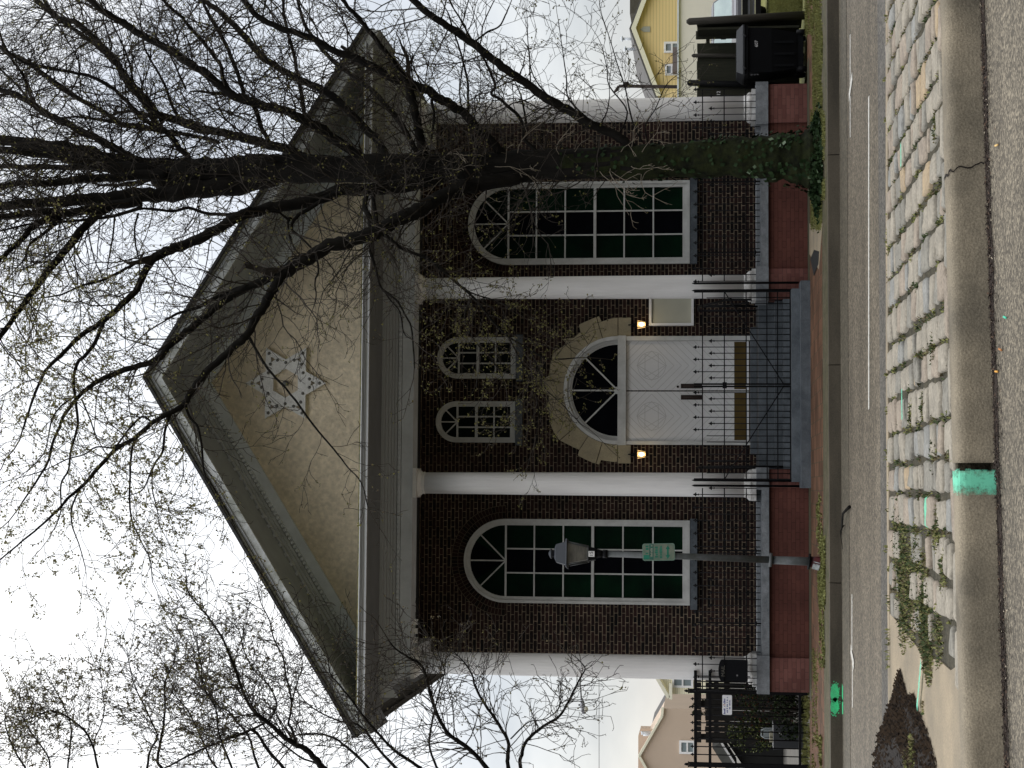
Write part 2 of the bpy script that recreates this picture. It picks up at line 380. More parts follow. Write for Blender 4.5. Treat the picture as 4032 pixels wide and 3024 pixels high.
# ---- median: kerbs, bed, cobbles
def poly(pts, z): return [gp(a, b, z) for a, b in pts]
far = poly([(3497, -900), (3495, 0), (3496, 1500), (3505, 2800), (3510, 3900)], MZ)
near = poly([(3700, -900), (3725, 0), (3745, 800), (3772, 1700), (3793, 2500), (3808, 3020), (3840, 3900)], MZ)
def at_x(pl, X):
    q = sorted(pl, key=lambda p: p.x)
    for a, b in zip(q, q[1:]):
        if a.x <= X <= b.x: t = (X-a.x)/(b.x-a.x); return a.y+(b.y-a.y)*t
    return q[0].y if X < q[0].x else q[-1].y
pl = [(p.x, p.y+.10) for p in sorted(near, key=lambda p: p.x)]+[(p.x, p.y+.04) for p in sorted(far, key=lambda p: -p.x)]
struct('median_bed', MB().slab(pl, -.36, MZ-.006), mat('joint_soil', (.065, .056, .036), .95, vs=7, col2=(.028, .026, .016), fine=.35, fs=50, bump=1, bs=40))
# far kerb of the median
km = MB(); q = sorted(far, key=lambda p: p.x)
for a, b in zip(q, q[1:]):
    km.slab([(a.x, a.y-.05), (b.x, b.y-.05), (b.x, b.y+.12), (a.x, a.y+.12)], -.36, MZ+.006)
struct('median_far_kerb', km, mConc)
# near kerb: rounded profile, broken joint
def kerb_run(X0, X1, mb, lift=0.0):
    n = max(2, int((X1-X0)/.08)); prof = [(.17, 0), (.04, 0), (.0, -.006), (-.028, -.022), (-.045, -.05), (-.052, -.085), (-.085, -.30)]
    vs = []; fs = []; k = len(prof)
    for i in range(n+1):
        X = X0+(X1-X0)*i/n; Y = at_x(near, X)-.02
        for j_, (dy, dz) in enumerate(prof):
            w = mnoise.noise(Vector((X*3, j_*.7, 3)))*.007
            if i in (0, n): w -= .012*(.4+abs(mnoise.noise(Vector((X*9, j_*2, 1)))))
            vs.append((X, Y+dy-w, MZ+.018+dz-w*.5+lift))
    for i in range(n):
        for j_ in range(k-1): a = i*k+j_; fs.append((a+1, a, a+k, a+k+1))
    mb.add(vs, fs, 0, True)
    for i in (0, n):
        o_ = len(mb.v)-(n+1)*k+i*k; f = tuple(range(o_, o_+k)); mb.f.append(f if i == 0 else f[::-1]); mb.m.append(0); mb.sm.append(False)
km = MB(); XJ = gp(3800, 1832, MZ).x; XC = gp(3760, 640, MZ).x
kerb_run(-9, XJ-.035, km); kerb_run(XJ+.02, 9, km)
struct('median_near_kerb', km, mKerb)
# crack in the kerb
ck = MB()
pr_ = [gp(3748, 668, MZ+.02), gp(3775, 640, MZ+.0), gp(3800, 636, -.02), gp(3840, 628, -.08), gp(3870, 632, -.12), gp(3893, 634, -.16)]
for off_, (xa_, xb_) in ((0, (XC-.05, XC+.01)),):
    pr5 = [(.17, .0), (.04, .0), (0, -.006), (-.028, -.022), (-.045, -.05), (-.052, -.085), (-.066, -.17), (-.078, -.23)]
    vs = []
    for k in range(len(pr5)*3):
        t = k/(len(pr5)*3-1)*(len(pr5)-1); i_ = min(int(t), len(pr5)-2); f_ = t-i_
        dy, dz = [pr5[i_][q]*(1-f_)+pr5[i_+1][q]*f_ for q in (0, 1)]
        X = xa_+(xb_-xa_)*t/7+.012*math.sin(t*3.1)+random.uniform(-.004, .004); Y = at_x(near, X)-.02+dy; w_ = .009 if t < 3 else .005
        vs += [(X-w_, Y-.010, MZ+.024+dz), (X+w_, Y-.010, MZ+.024+dz)]
    ck.add(vs, [(2*i, 2*i+1, 2*i+3, 2*i+2) for i in range(len(vs)//2-1)])
struct('kerb_crack', ck, mSoil)
# spray paint on kerb, stones and far kerb
def spray(X0, X1, mb, prof=((.15, .002), (.04, .002), (.0, -.004), (-.028, -.020), (-.046, -.05), (-.054, -.085), (-.078, -.24))):
    n = 24; vs = []; k = len(prof)
    for i in range(n+1):
        X = X0+(X1-X0)*i/n; Y = at_x(near, X)-.027
        for j_, (dy, dz) in enumerate(prof): vs.append((X, Y+dy-.006, MZ+.018+dz+.005))
    for i in range(n):
        for j_ in range(k-1):
            t = abs(i-n/2+.5)/(n/2)
            if t < .8 or random.random() < .55:
                a = i*k+j_; mb.add([vs[a+1], vs[a], vs[a+k], vs[a+k+1]], [(0, 1, 2, 3)], 0)
mGP = bpy.data.materials.new('sprayed_green'); mGP.use_nodes = True
t_ = mGP.node_tree; P_ = t_.nodes['Principled BSDF']; P_.inputs['Base Color'].default_value = (.13, .52, .34, 1); P_.inputs['Roughness'].default_value = .7
a_ = t_.nodes.new('ShaderNodeTexNoise'); a_.inputs['Scale'].default_value = 22; a_.inputs['Detail'].default_value = 8; a_.inputs['Roughness'].default_value = .75
r_ = t_.nodes.new('ShaderNodeMapRange'); r_.inputs['From Min'].default_value = .36; r_.inputs['From Max'].default_value = .58; r_.inputs['To Min'].default_value = .25; r_.inputs['To Max'].default_value = 1
c_ = t_.nodes.new('ShaderNodeTexCoord'); t_.links.new(c_.outputs['Object'], a_.inputs['Vector']); t_.links.new(a_.outputs['Fac'], r_.inputs['Value']); xq = t_.nodes.new('ShaderNodeSeparateXYZ'); t_.links.new(c_.outputs['Object'], xq.inputs[0])
def m_n(op, a, b):
    q_ = t_.nodes.new('ShaderNodeMath'); q_.operation = op
    for i_, v_ in enumerate((a, b)):
        if isinstance(v_, (int, float)): q_.inputs[i_].default_value = v_
        elif v_ is not None: t_.links.new(v_, q_.inputs[i_])
    return q_.outputs[0]
KX = gp(3780, 1893, MZ).x
fa = m_n('SUBTRACT', 1.0, m_n('DIVIDE', m_n('ABSOLUTE', m_n('SUBTRACT', xq.outputs[0], KX), None), .115))
nearm = m_n('LESS_THAN', xq.outputs[1], 11.6)
ga = m_n('SUBTRACT', m_n('ADD', m_n('MULTIPLY', fa, 1.35), m_n('MULTIPLY', m_n('SUBTRACT', a_.outputs['Fac'], .5), 3.4)), .08)
al = m_n('ADD', m_n('MULTIPLY', nearm, ga), m_n('MULTIPLY', m_n('SUBTRACT', 1.0, nearm), r_.outputs[0]))
alc = t_.nodes.new('ShaderNodeClamp'); t_.links.new(al, alc.inputs[0]); t_.links.new(alc.outputs[0], P_.inputs['Alpha'])
sp = MB(); spray(gp(3780, 1952, MZ).x, gp(3780, 1845, MZ).x, sp)
def worn_line(mb, xa, xb, z, h, y, mi=0, seed=1):
    '''a line of lettering too worn or small to read: uneven short strokes'''
    q = random.Random(seed); x = xa
    while x < xb:
        w = h*q.uniform(.25, .6)
        if q.random() > .12:
            hh = h*q.uniform(.6, 1.0); mb.box(x, min(x+w, xb), y-.001, y, z-h/2, z-h/2+hh, mi)
        x += w+h*q.uniform(.10, .22)
def blob(mb, cx, cz, rx, rz, Y, n=26):
    pts = [(cx+rx*math.cos(2*math.pi*i/n)*(1+.08*math.sin(5*i)), cz+rz*math.sin(2*math.pi*i/n)*(1+.08*math.cos(7*i))) for i in range(n)]
    mb.add([(p[0], Y, p[1]) for p in pts], [tuple(range(n))])
def gstrip(mb, v0, s0, v1, s1, w, z):
    a, b = gp(v0, s0, z), gp(v1, s1, z); d = (b-a).normalized(); q = Vector((-d.y, d.x, 0))*w
    n = 10; vs = []
    for i in range(n+1):
        p = a+(b-a)*i/n; e = q*(.7+.5*random.random()); vs += [p-e, p+e]
    mb.add(vs, [(2*i, 2*i+1, 2*i+3, 2*i+2) for i in range(n)])
gstrip(sp, 3626, 2605, 3610, 2790, .035, MZ+.028)
o = sp.build('green_paint_marking', mGP); o['kind'] = 'structure'
kb = MB(); y_ = KY-.003
for s_, r1 in ((2727, .125), (2778, .115)):
    c = wp(3287, s_, y_); blob(kb, c.x, c.z, r1, .058, y_)
    for _ in range(26):
        a = random.random()*6.28; q = random.uniform(.95, 1.25); rr = random.uniform(.004, .012); zz = c.z+.060*q*math.sin(a)
        if zz > -.006: continue
        blob(kb, c.x+r1*q*math.cos(a), zz, rr, rr, y_-.0005, 7)
    kb.slab([(c.x-r1*.8, y_-.16), (c.x+r1*.8, y_-.16), (c.x+r1, y_), (c.x-r1, y_)], RZ+.006, RZ+.009)
o = kb.build('green_kerb_marking', mat('solid_green_spray', (.06, .62, .26), .8, vs=9, col2=(.08, .42, .20), fine=.2)); o['kind'] = 'structure'

# cobbles: columns of setts running away from the viewer
cb = MB(); cols = [mat('sett_pale', (.31, .275, .22), .85, vs=6, col2=(.20, .18, .145), fine=.22, fs=45, bump=.3), mat('sett_grey', (.235, .22, .185), .85, vs=6, col2=(.15, .14, .118), fine=.22, fs=45, bump=.3),
                   mat('sett_pink', (.30, .25, .195), .85, vs=6, col2=(.20, .165, .13), fine=.22, fs=45, bump=.3), mat('sett_ochre', (.36, .27, .165), .85, vs=7, col2=(.27, .21, .14), fine=.22, fs=45), mat('sett_blue', (.25, .245, .225), .85, vs=6, col2=(.17, .168, .155), fine=.22, fs=45),
                   mat('sett_green_paint', (.11, .55, .34), .75, vs=9, col2=(.25, .38, .28))]
GREEN_ST = [gp(3655, 1977, MZ), gp(3572, 1590, MZ), gp(3568, 610, MZ)]
def sett(x0, x1, y0, y1, mi):
    nx, ny = 6, 6; gu_ = (-1, -.88, -.35, .35, .88, 1); cxx, cyy = (x0+x1)/2, (y0+y1)/2; sd_ = random.random()*50; vs = []; h = random.uniform(-.010, .012); tx, ty = random.uniform(-.03, .03), random.uniform(-.02, .02)
    hx, hy = (x1-x0)/2, (y1-y0)/2
    for j_ in range(ny):
        for i in range(nx):
            u, v = gu_[i], gu_[j_]
            m_ = max(abs(u), abs(v)); s = 1-.11*(abs(u)*abs(v))**4
            px, py = cxx+u*hx*s, cyy+v*hy*s
            nn = mnoise.noise(Vector((px*9, py*9, sd_)))
            px += nn*.016; py += mnoise.noise(Vector((py*9, sd_, px*9)))*.020
            z = MZ+.016+h+tx*u*hx+ty*v*hy-(.018 if m_ > .99 else 0)+nn*.012
            vs.append((px, py, z))
    fs = [(j_*nx+i, j_*nx+i+1, (j_+1)*nx+i+1, (j_+1)*nx+i) for j_ in range(ny-1) for i in range(nx-1)]
    per = [i for i in range(nx)]+[j_*nx+nx-1 for j_ in range(1, ny)]+[(ny-1)*nx+i for i in range(nx-2, -1, -1)]+[j_*nx for j_ in range(ny-2, 0, -1)]
    b = len(vs)
    for k in per: vs.append((vs[k][0], vs[k][1], MZ-.04))
    for k in range(len(per)): fs.append((per[k], b+k, b+(k+1) % len(per), per[(k+1) % len(per)]))
    cb.add(vs, fs, mi, True)
XL = gp(3650, 2520, MZ).x
X = XL; ci = 0; joints = []
while X < 7.2:
    w = random.uniform(.20, .275); x1 = X+w
    Y = at_x(near, X+w/2)+.16+.17; Ye = at_x(far, X+w/2)-.06
    while Y < Ye:
        l_ = random.choice((.15, .24, .3, .34, .38, .46))*random.uniform(.85, 1.1)
        if Ye-(Y+l_) < .2: l_ = Ye-Y
        rg = random.random(); mi = 0 if rg < .44 else 1 if rg < .66 else 2 if rg < .88 else 4 if rg < .96 else 3
        ok = True
        cx_, cy_ = X+w/2, Y+l_/2
        if cx_ < XL+1.0:      # broken out under the weeds
            if mnoise.noise(Vector((cx_*1.4, cy_*1.3, 5)))+(.55-(cx_-XL)*.75) > (.25 if cy_ > 12.4 else .6): ok = False
        for gq in GREEN_ST[:1]:
            if abs(cx_-gq.x) < .13 and abs(cy_-gq.y) < .2: mi = 5
        if ok: sett(X+random.uniform(-.012, .022), x1+random.uniform(-.022, .012), Y+.006, Y+l_-.022, mi)
        Y += l_
    joints.append(x1+.02); X = x1+random.uniform(.02, .055); ci += 1
# header course behind the near kerb
X = XL-.2
while X < 7.2:
    w = random.uniform(.34, .52); Y = at_x(near, X+w/2)+.165
    sett(X, X+w-.02, Y, Y+.15, random.choice((0, 2, 0, 3, 1))); X += w+.01
o = cb.build('cobblestone_paving', cols); o['kind'] = 'structure'
gl = MB()
for gq, wd in ((GREEN_ST[1], .13), (GREEN_ST[2], .10)):
    gl.add([(gq.x-wd, gq.y-.04, MZ+.044), (gq.x+wd, gq.y-.03, MZ+.044), (gq.x+wd*.9, gq.y+.03, MZ+.044), (gq.x-wd, gq.y+.03, MZ+.044)], [(0, 1, 2, 3)])
o = gl.build('green_stone_marking', mGP); o['kind'] = 'structure'
# concrete apron left and mulch
pp = [gp(a, b, MZ) for a, b in ((3510, 2420), (3560, 2480), (3610, 2545), (3650, 2590), (3700, 2600), (3745, 2640), (3780, 2610))]
apn = [(p.x, p.y) for p in pp]
a_n, a_f = [(p.x, p.y+.13) for p in sorted(near, key=lambda p: p.x) if p.x < pp[-1].x], [(p.x, p.y-.05) for p in sorted(far, key=lambda p: -p.x) if p.x < pp[0].x]
pl = a_n+[(pp[-1].x, at_x(near, pp[-1].x)+.13)]+[(p.x, p.y) for p in reversed(pp[:-1])]+[(pp[0].x, at_x(far, pp[0].x)-.05)]+a_f
struct('median_apron', MB().slab(pl, -.02, MZ+.004), mConc)
mu = poly([(3550, 2655), (3530, 2740), (3512, 2790), (3500, 2830), (3470, 2900), (3440, 3060), (3430, 3300), (3760, 3300), (3700, 3070), (3672, 2960), (3650, 2880), (3618, 2800), (3600, 2745), (3580, 2760), (3562, 2700)], MZ)
rg_ = MB(); cxm = sum(p.x for p in mu)/len(mu); cym = sum(p.y for p in mu)/len(mu)
vs = [(p.x, p.y, MZ+.008) for p in mu]+[(cxm+(p.x-cxm)*.8, cym+(p.y-cym)*.8, MZ+.05) for p in mu]+[(cxm+(p.x-cxm)*.4, cym+(p.y-cym)*.4, MZ+.075) for p in mu]
n_ = len(mu); fs = [(i, (i+1) % n_, n_+(i+1) % n_, n_+i) for i in range(n_)]+[(n_+i, n_+(i+1) % n_, 2*n_+(i+1) % n_, 2*n_+i) for i in range(n_)]+[tuple(range(2*n_, 3*n_))]
rg_.add(vs, fs, 0, True)
for i in range(5200):      # wood chips
    t = random.random()**.5; k = random.randrange(n_); p = Vector((cxm, cym, 0)).lerp(Vector((mu[k].x, mu[k].y, 0)).lerp(Vector((mu[(k+1) % n_].x, mu[(k+1) % n_].y, 0)), random.random()), t*1.07)
    z = MZ+.075-.07*max(0, (t-.4)/.6)+.004; a = random.random()*3.14; l_ = random.uniform(.015, .05)
    d = Vector((math.cos(a), math.sin(a), random.uniform(-.3, .7)))*l_; q = Vector((-math.sin(a), math.cos(a), random.uniform(-.4, .4)))*.009
    rg_.add([p+Vector((0, 0, z))-q, p+Vector((0, 0, z))+q, p+Vector((0, 0, z+.004))+d+q, p+Vector((0, 0, z+.004))+d-q], [(0, 1, 2, 3)], random.choice((1, 1, 2)))
o = rg_.build('mulch_bed', [mSoil, mat('wood_chip', (.034, .023, .015), .9, var=.5, vs=20, spec=.03), mat('dark_chip', (.010, .007, .005), .9, spec=.05)]); o['kind'] = 'stuff'
# gutter litter in front of the near kerb
lt = MB(); mDeb = [mat('leaf_litter', (.035, .024, .018), .9, var=.4, vs=20), mat('litter_brown', (.09, .055, .035), .9), mat('litter_pale', (.35, .3, .22), .9)]
for i in range(9000):
    X = random.uniform(-2.6, 4.3); t = abs(random.gauss(0, 1)); Y = at_x(near, X)-.115-.13*t
    dens = mnoise.noise(Vector((X*2.0, 0, 0)))*.25+mnoise.noise(Vector((X*9, Y*9, 0)))*.5
    if dens < -.18 and t > .3: continue
    a = random.random()*6.28; l_ = random.uniform(.006, .022); w = l_*random.uniform(.2, .7)
    d = Vector((math.cos(a), math.sin(a), random.uniform(-.2, .5)))*l_; q = Vector((-math.sin(a), math.cos(a), random.uniform(-.3, .3)))*w*.5
    p = Vector((X, Y, NZ+.004+random.random()*.012)); rr = random.random()
    lt.add([p-q, p+q, p+q+d, p-q+d], [(0, 1, 2, 3)], 0 if rr < .86 else 1 if rr < .985 else 2)
v_ = []
n_ = 80
for i in range(n_+1):
    X = -3+7.6*i/n_; Y = at_x(near, X)-.10; w = .15+.08*mnoise.noise(Vector((X*2.3, 1, 1)))+.03*mnoise.noise(Vector((X*9, 1, 1)))
    v_ += [(X, Y-w, NZ+.0035), (X, Y+.06, NZ+.0035)]
lt.add(v_, [(2*i, 2*i+2, 2*i+3, 2*i+1) for i in range(n_)], 0)
o = lt.build('gutter_debris', mDeb); o['kind'] = 'stuff'

# weeds and grass
def blades(mb, p, n, h, spread, mi=0, w=.008, broad=False):
    for _ in range(n):
        a = random.random()*6.28; r = spread*random.random()**(.5 if spread < .06 else .9)*1.15
        b = Vector((p[0]+r*math.cos(a), p[1]+r*math.sin(a), p[2])); hh = h*random.uniform(.5, 1.2); c = random.random()*6.28
        lean = Vector((math.cos(c), math.sin(c), 0))*hh*random.uniform(.2, .9); q = Vector((-math.sin(c), math.cos(c), 0))*w*random.uniform(.6, 1.3)
        t = b+lean+Vector((0, 0, hh)); m_ = b+lean*.35+Vector((0, 0, hh*.6))
        if broad: mb.add([b, m_+q*1.6, t, m_-q*1.6], [(0, 1, 2, 3)], mi)
        else: mb.add([b-q*.6, b+q*.6, m_+q*.5, t, m_-q*.5], [(0, 1, 2, 3, 4)], mi)
wd = MB()
for xj in joints:       # weeds in the open joints
    Y = at_x(near, xj)+.25; Ye = at_x(far, xj)
    while Y < Ye:
        if mnoise.noise(Vector((xj*2.1, Y*2.3, 2)))+random.uniform(-.15, .2) > .06:
            blades(wd, (xj+random.uniform(-.025, .025), Y, MZ-.01), random.randint(2, 8), .03, .035, random.choice((0, 2, 1)), .005, True)
        Y += .05
for i in range(34):      # tufts along the far edge of the median
    X = random.uniform(-1.6, 4.8); blades(wd, (X, at_x(far, X)-.06, MZ), random.randint(3, 9), random.uniform(.02, .06), .04, 0, .005, True)
for v_, s_, n_, sp_ in ((3540, 2110, 420, .30), (3545, 2230, 420, .34), (3610, 2160, 180, .2), (3590, 2330, 650, .36), (3560, 2400, 420, .3), (3640, 2380, 700, .34), (3650, 2470, 650, .30), (3660, 2560, 500, .22), (3700, 2500, 200, .2), (3560, 2180, 300, .3), (3720, 2260, 120, .14), (3690, 2080, 160, .14), (3680, 1370, 90, .10), (3690, 500, 90, .1), (3640, 1600, 80, .1), (3590, 1640, 90, .12), (3600, 2985, 10, .16), (3640, 2790, 20, .05), (3680, 1790, 90, .12)):
    p = gp(v_, s_, MZ)
    blades(wd, (p.x, p.y, MZ), int(n_*1.1), .022, sp_*1.1, 0, .005, True); blades(wd, (p.x, p.y, MZ), n_//2, .028, sp_*1.1, 1, .004, True); blades(wd, (p.x, p.y, MZ), n_//5, .04, sp_, 2, .006, True)
for v_, s_, n_, sp_ in ((3595, 2985, 320, .16), (3575, 3015, 200, .12)):
    p = gp(v_, s_, MZ+.06); blades(wd, (p.x, p.y, MZ+.055), n_, .035, sp_, 0, .006, True); blades(wd, (p.x, p.y, MZ+.055), n_//2, .04, sp_, 1, .005, True)
o = wd.build('median_weeds', [mWeed, mat('dry_weed', (.16, .13, .07), .9, var=.3), mat('dark_weed', (.05, .07, .025), .9)]); o['kind'] = 'stuff'
gr = MB()
def grass_area(v0, v1, s0, s1, n, h=.05, z=0.0, thr=-.1, broad=False):
    for _ in range(n):
        p = gp(random.uniform(v0, v1), random.uniform(s0, s1), z)
        if mnoise.noise(Vector((p.x*1.6, p.y*2.5, 0)))+random.uniform(-.25, .25) < thr: continue
        blades(gr, p, 5, h, .05, random.choice((0, 0, 1)), .011, broad)
grass_area(3203, 3240, -60, 560, 3600, .032, thr=-.12); grass_area(3196, 3250, 440, 780, 1500, .035, thr=-.2); grass_area(3196, 3238, 780, 900, 700, .035, thr=-.10)
grass_area(3175, 3203, -60, 130, 400, .05)
grass_area(3226, 3252, 2120, 2380, 800, .035, thr=-.1, broad=True); grass_area(3230, 3250, 2380, 2620, 350, .03, thr=.05, broad=True); grass_area(3220, 3242, 1950, 2120, 260, .03, thr=.05, broad=True)
grass_area(3198, 3222, 2550, 3060, 500, .025, thr=.02); grass_area(3160, 3190, 2740, 3060, 600, .05, thr=-.3)
grass_area(3205, 3240, 2900, 3024, 260, .05, thr=.05, broad=True)
grass_area(3165, 3175, 925, 960, 60, .12, thr=-.5, broad=True); grass_area(3150, 3172, 170, 260, 60, .10, thr=-.5, broad=True)
grass_area(3030, 3160, -70, 62, 2200, .08, thr=-.6)
o = gr.build('verge_grass', [mGrass, mWeed]); o['kind'] = 'stuff'
# ================================================================== SYNAGOGUE
CX = 1.78; YW = 30.6; YC = 28.68; YF = 28.45
BLD = thing('synagogue', (CX, YW, 0), 'red brick synagogue with four white columns and a six pointed star on its tan pediment', 'building')
SEP = []
wl = MB()
wl.box(-3.15, 6.98, YW, 50, -.2, 7.0)
wl.box(-3.12, 6.9, YW-.001, 30.5, 6.9, 6.95)
wall = wl.build('wall', mBrick, BLD)
# portico floor, plinth between pedestals, coping
fl = MB().box(-3.2, 6.78, 29.2, YW-.002, .0, .80); fl.build('porch_floor', mat('dark_floor_paint', (.06, .065, .07), .7, var=.3, vs=4), BLD)
colX = [-2.99, .09, 3.47, 6.55]
SX0, SX1 = wx(1846, 28.3), wx(1178, 28.3)      # stair opening
for a, b in ((-3.28, SX0), (SX1, 6.86)):
    pw = MB(); cpg = MB()
    pw.box(a+.03, b-.02, 28.36, 28.75, -.1, .655)
    cpg.box(a+.30, b-.3, 28.29, 28.56, .657, .775); cpg.box(a+.30, b-.3, 28.57, 29.19, .657, .845)
    pw.build('plinth_wall', mPaint, BLD); cpg.build('coping', mBlue, BLD)
px = [wx(2719, 28.3), wx(2585, 28.3), wx(1919, 28.3), SX0, SX1, wx(1060, 28.3), wx(487, 28.3), wx(337, 28.3)]
for a, b in ((px[0], px[1]), (px[2], px[3]), (px[4], px[5]), (px[6], px[7])):
    pr_o = MB().box(a, b, 28.30, 28.95, -.1, .655).build('pier', mPier, BLD)
    MB().box(a-.035, b+.035, 28.245, 28.98, .656, .862).build('pier_cap', mBlue, pr_o)
# stairs
st = MB(); z = 0.0
lo, hi = wx(1919, 27.75), wx(1108, 27.75)
st.box(lo, hi, 27.72, 28.35, -.05, .155); 
st.box(lo+.10, hi-.10, 27.98, 28.36, .157, .29)
for i in range(4):
    st.box(SX0+.01, SX1-.01, 28.24+i*.27, 29.25, .292+i*.127, .292+(i+1)*.127-.002)
st.box(SX0+.3, SX1-.3, 30.15, YW-.003, .802, .905)
st.build('steps', mat('stair_paint', (.125, .14, .155), .6, vs=4, col2=(.065, .075, .085), fine=.12), BLD)
# columns
cap_m = mWhite
for i, X in enumerate(colX):
    sh = MB(); zt = 6.66
    prof = [(.205, 1.03), (.203, 2.0), (.198, 3.6), (.190, 5.2), (.183, 6.545)]
    sh.lathe(X, YC, prof, 96, 0, .005, 24)
    c = sh.build('column', mWhite, BLD)
    b = MB(); b.box(X-.27, X+.27, YC-.27, YC+.27, .863, .93)
    b.lathe(X, YC, [(.262, .931), (.268, .955), (.255, .985), (.235, 1.0), (.225, 1.012), (.213, 1.03), (.206, 1.06)], 40)
    b.build('column_base', mat('stained_base_paint', (.78, .765, .75), .6, vs=6, col2=(.40, .385, .36)), c)
    k = MB(); k.lathe(X, YC, [(.184, 6.52), (.192, 6.528), (.192, 6.545), (.185, 6.552), (.190, 6.57), (.212, 6.59), (.232, 6.615), (.236, 6.638)], 40)
    k.box(X-.25, X+.25, YC-.25, YC+.25, 6.640, 6.704)
    k.build('capital', mWhite, c)
# entablature: frieze beam round the porch, mouldings, dentils, soffit
FX0, FX1 = -3.21, 6.77; ZB = 6.706; ZS = 7.215; YL = 27.05
en = MB()
en.box(FX0, FX1, YF, YF+.46, ZB, 6.90); en.box(FX0+.004, FX1-.004, YF+.03, YF+.455, 6.901, 7.20)
for a, b in ((FX0, FX0+.46), (FX1-.46, FX1)):
    en.box(a, b, YF+.463, 50, ZB, 6.90); en.box(a+.03, b-.03, YF+.463, 50, 6.901, 7.2)
frieze = en.build('entablature', mTrim, BLD)
de = MB(); x = FX0-.03; de.box(FX0+.03, FX1-.03, YF-.006, YF+.029, 6.914, 6.963); de.box(FX0-.006, FX0+.029, YF+.03, 36, 6.914, 6.963); de.box(FX1-.029, FX1+.006, YF+.03, 36, 6.914, 6.963)
while x < FX1: de.box(x, x+.052, YF-.035, YF+.03, 6.912, 6.965); x += .085
y = YF+.05
while y < 36: de.box(FX0-.035, FX0+.02, y, y+.055, 6.912, 6.965); de.box(FX1-.02, FX1+.035, y, y+.055, 6.912, 6.965); y += .09
de.build('dentil_row', mTrim, frieze)
mo = MB()
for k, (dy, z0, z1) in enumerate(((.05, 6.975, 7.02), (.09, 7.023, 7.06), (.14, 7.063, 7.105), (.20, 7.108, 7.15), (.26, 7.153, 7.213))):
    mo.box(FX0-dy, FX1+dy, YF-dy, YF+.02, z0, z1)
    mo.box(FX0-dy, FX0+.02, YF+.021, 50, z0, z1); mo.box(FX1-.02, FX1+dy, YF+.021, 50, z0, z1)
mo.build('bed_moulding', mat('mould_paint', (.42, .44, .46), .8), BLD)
RX0, RX1 = -3.98, 7.60; ZA = 10.95; CXR = (RX0+RX1)/2; ZE = 7.33; SL = (ZA-ZE)/(CXR-RX0)
def zr(x): return ZA-SL*abs(x-CXR)
LX0, LX1 = -3.72, 7.34
so_ = MB(); so_.box(LX0+.02, LX1-.02, YL+.05, YF+.0, ZS, ZS+.03)
so_.box(LX0+.02, FX0, YF+.002, 50, ZS+.001, ZS+.03); so_.box(FX1, LX1-.02, YF+.002, 50, ZS+.001, ZS+.03)
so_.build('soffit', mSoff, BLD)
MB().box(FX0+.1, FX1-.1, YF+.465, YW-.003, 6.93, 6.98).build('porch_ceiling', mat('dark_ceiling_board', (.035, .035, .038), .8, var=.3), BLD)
co = MB()
co.box(LX0, LX1, YL, YL+.05, ZS-.004, 7.262, 0)
co.box(LX0-.02, LX1+.02, YL-.03, YL+.05, 7.264, 7.285, 1); co.box(LX0-.035, LX1+.035, YL-.05, YL+.05, 7.287, 7.305, 1); co.box(LX0-.05, LX1+.05, YL-.07, YL+.06, 7.307, 7.322, 0)
co.box(LX0+.2, LX1-.2, YL-.05, YF+.08, 7.324, 7.345, 2)
co.build('cornice', [mat('bright_cornice', (.72, .74, .76), .6, var=.1, vs=3), mat('cornice_step', (.42, .43, .44), .7), mat('mossy_flashing', (.30, .26, .10), .9, vs=9, col2=(.10, .10, .05))], BLD)
# tympanum
ty = MB()
zt_ = lambda x, d: zr(x)-d
x0 = CXR-(ZA-.66-7.3)/SL; x1 = CXR+(ZA-.66-7.3)/SL
ty.prism([(x0-.3, 7.30), (x1+.3, 7.30), (x1+.3, 7.32), (CXR, ZA-.60), (x0-.3, 7.32)], YF+.05, YF+.25)
ty.build('tympanum', mStucco, BLD)
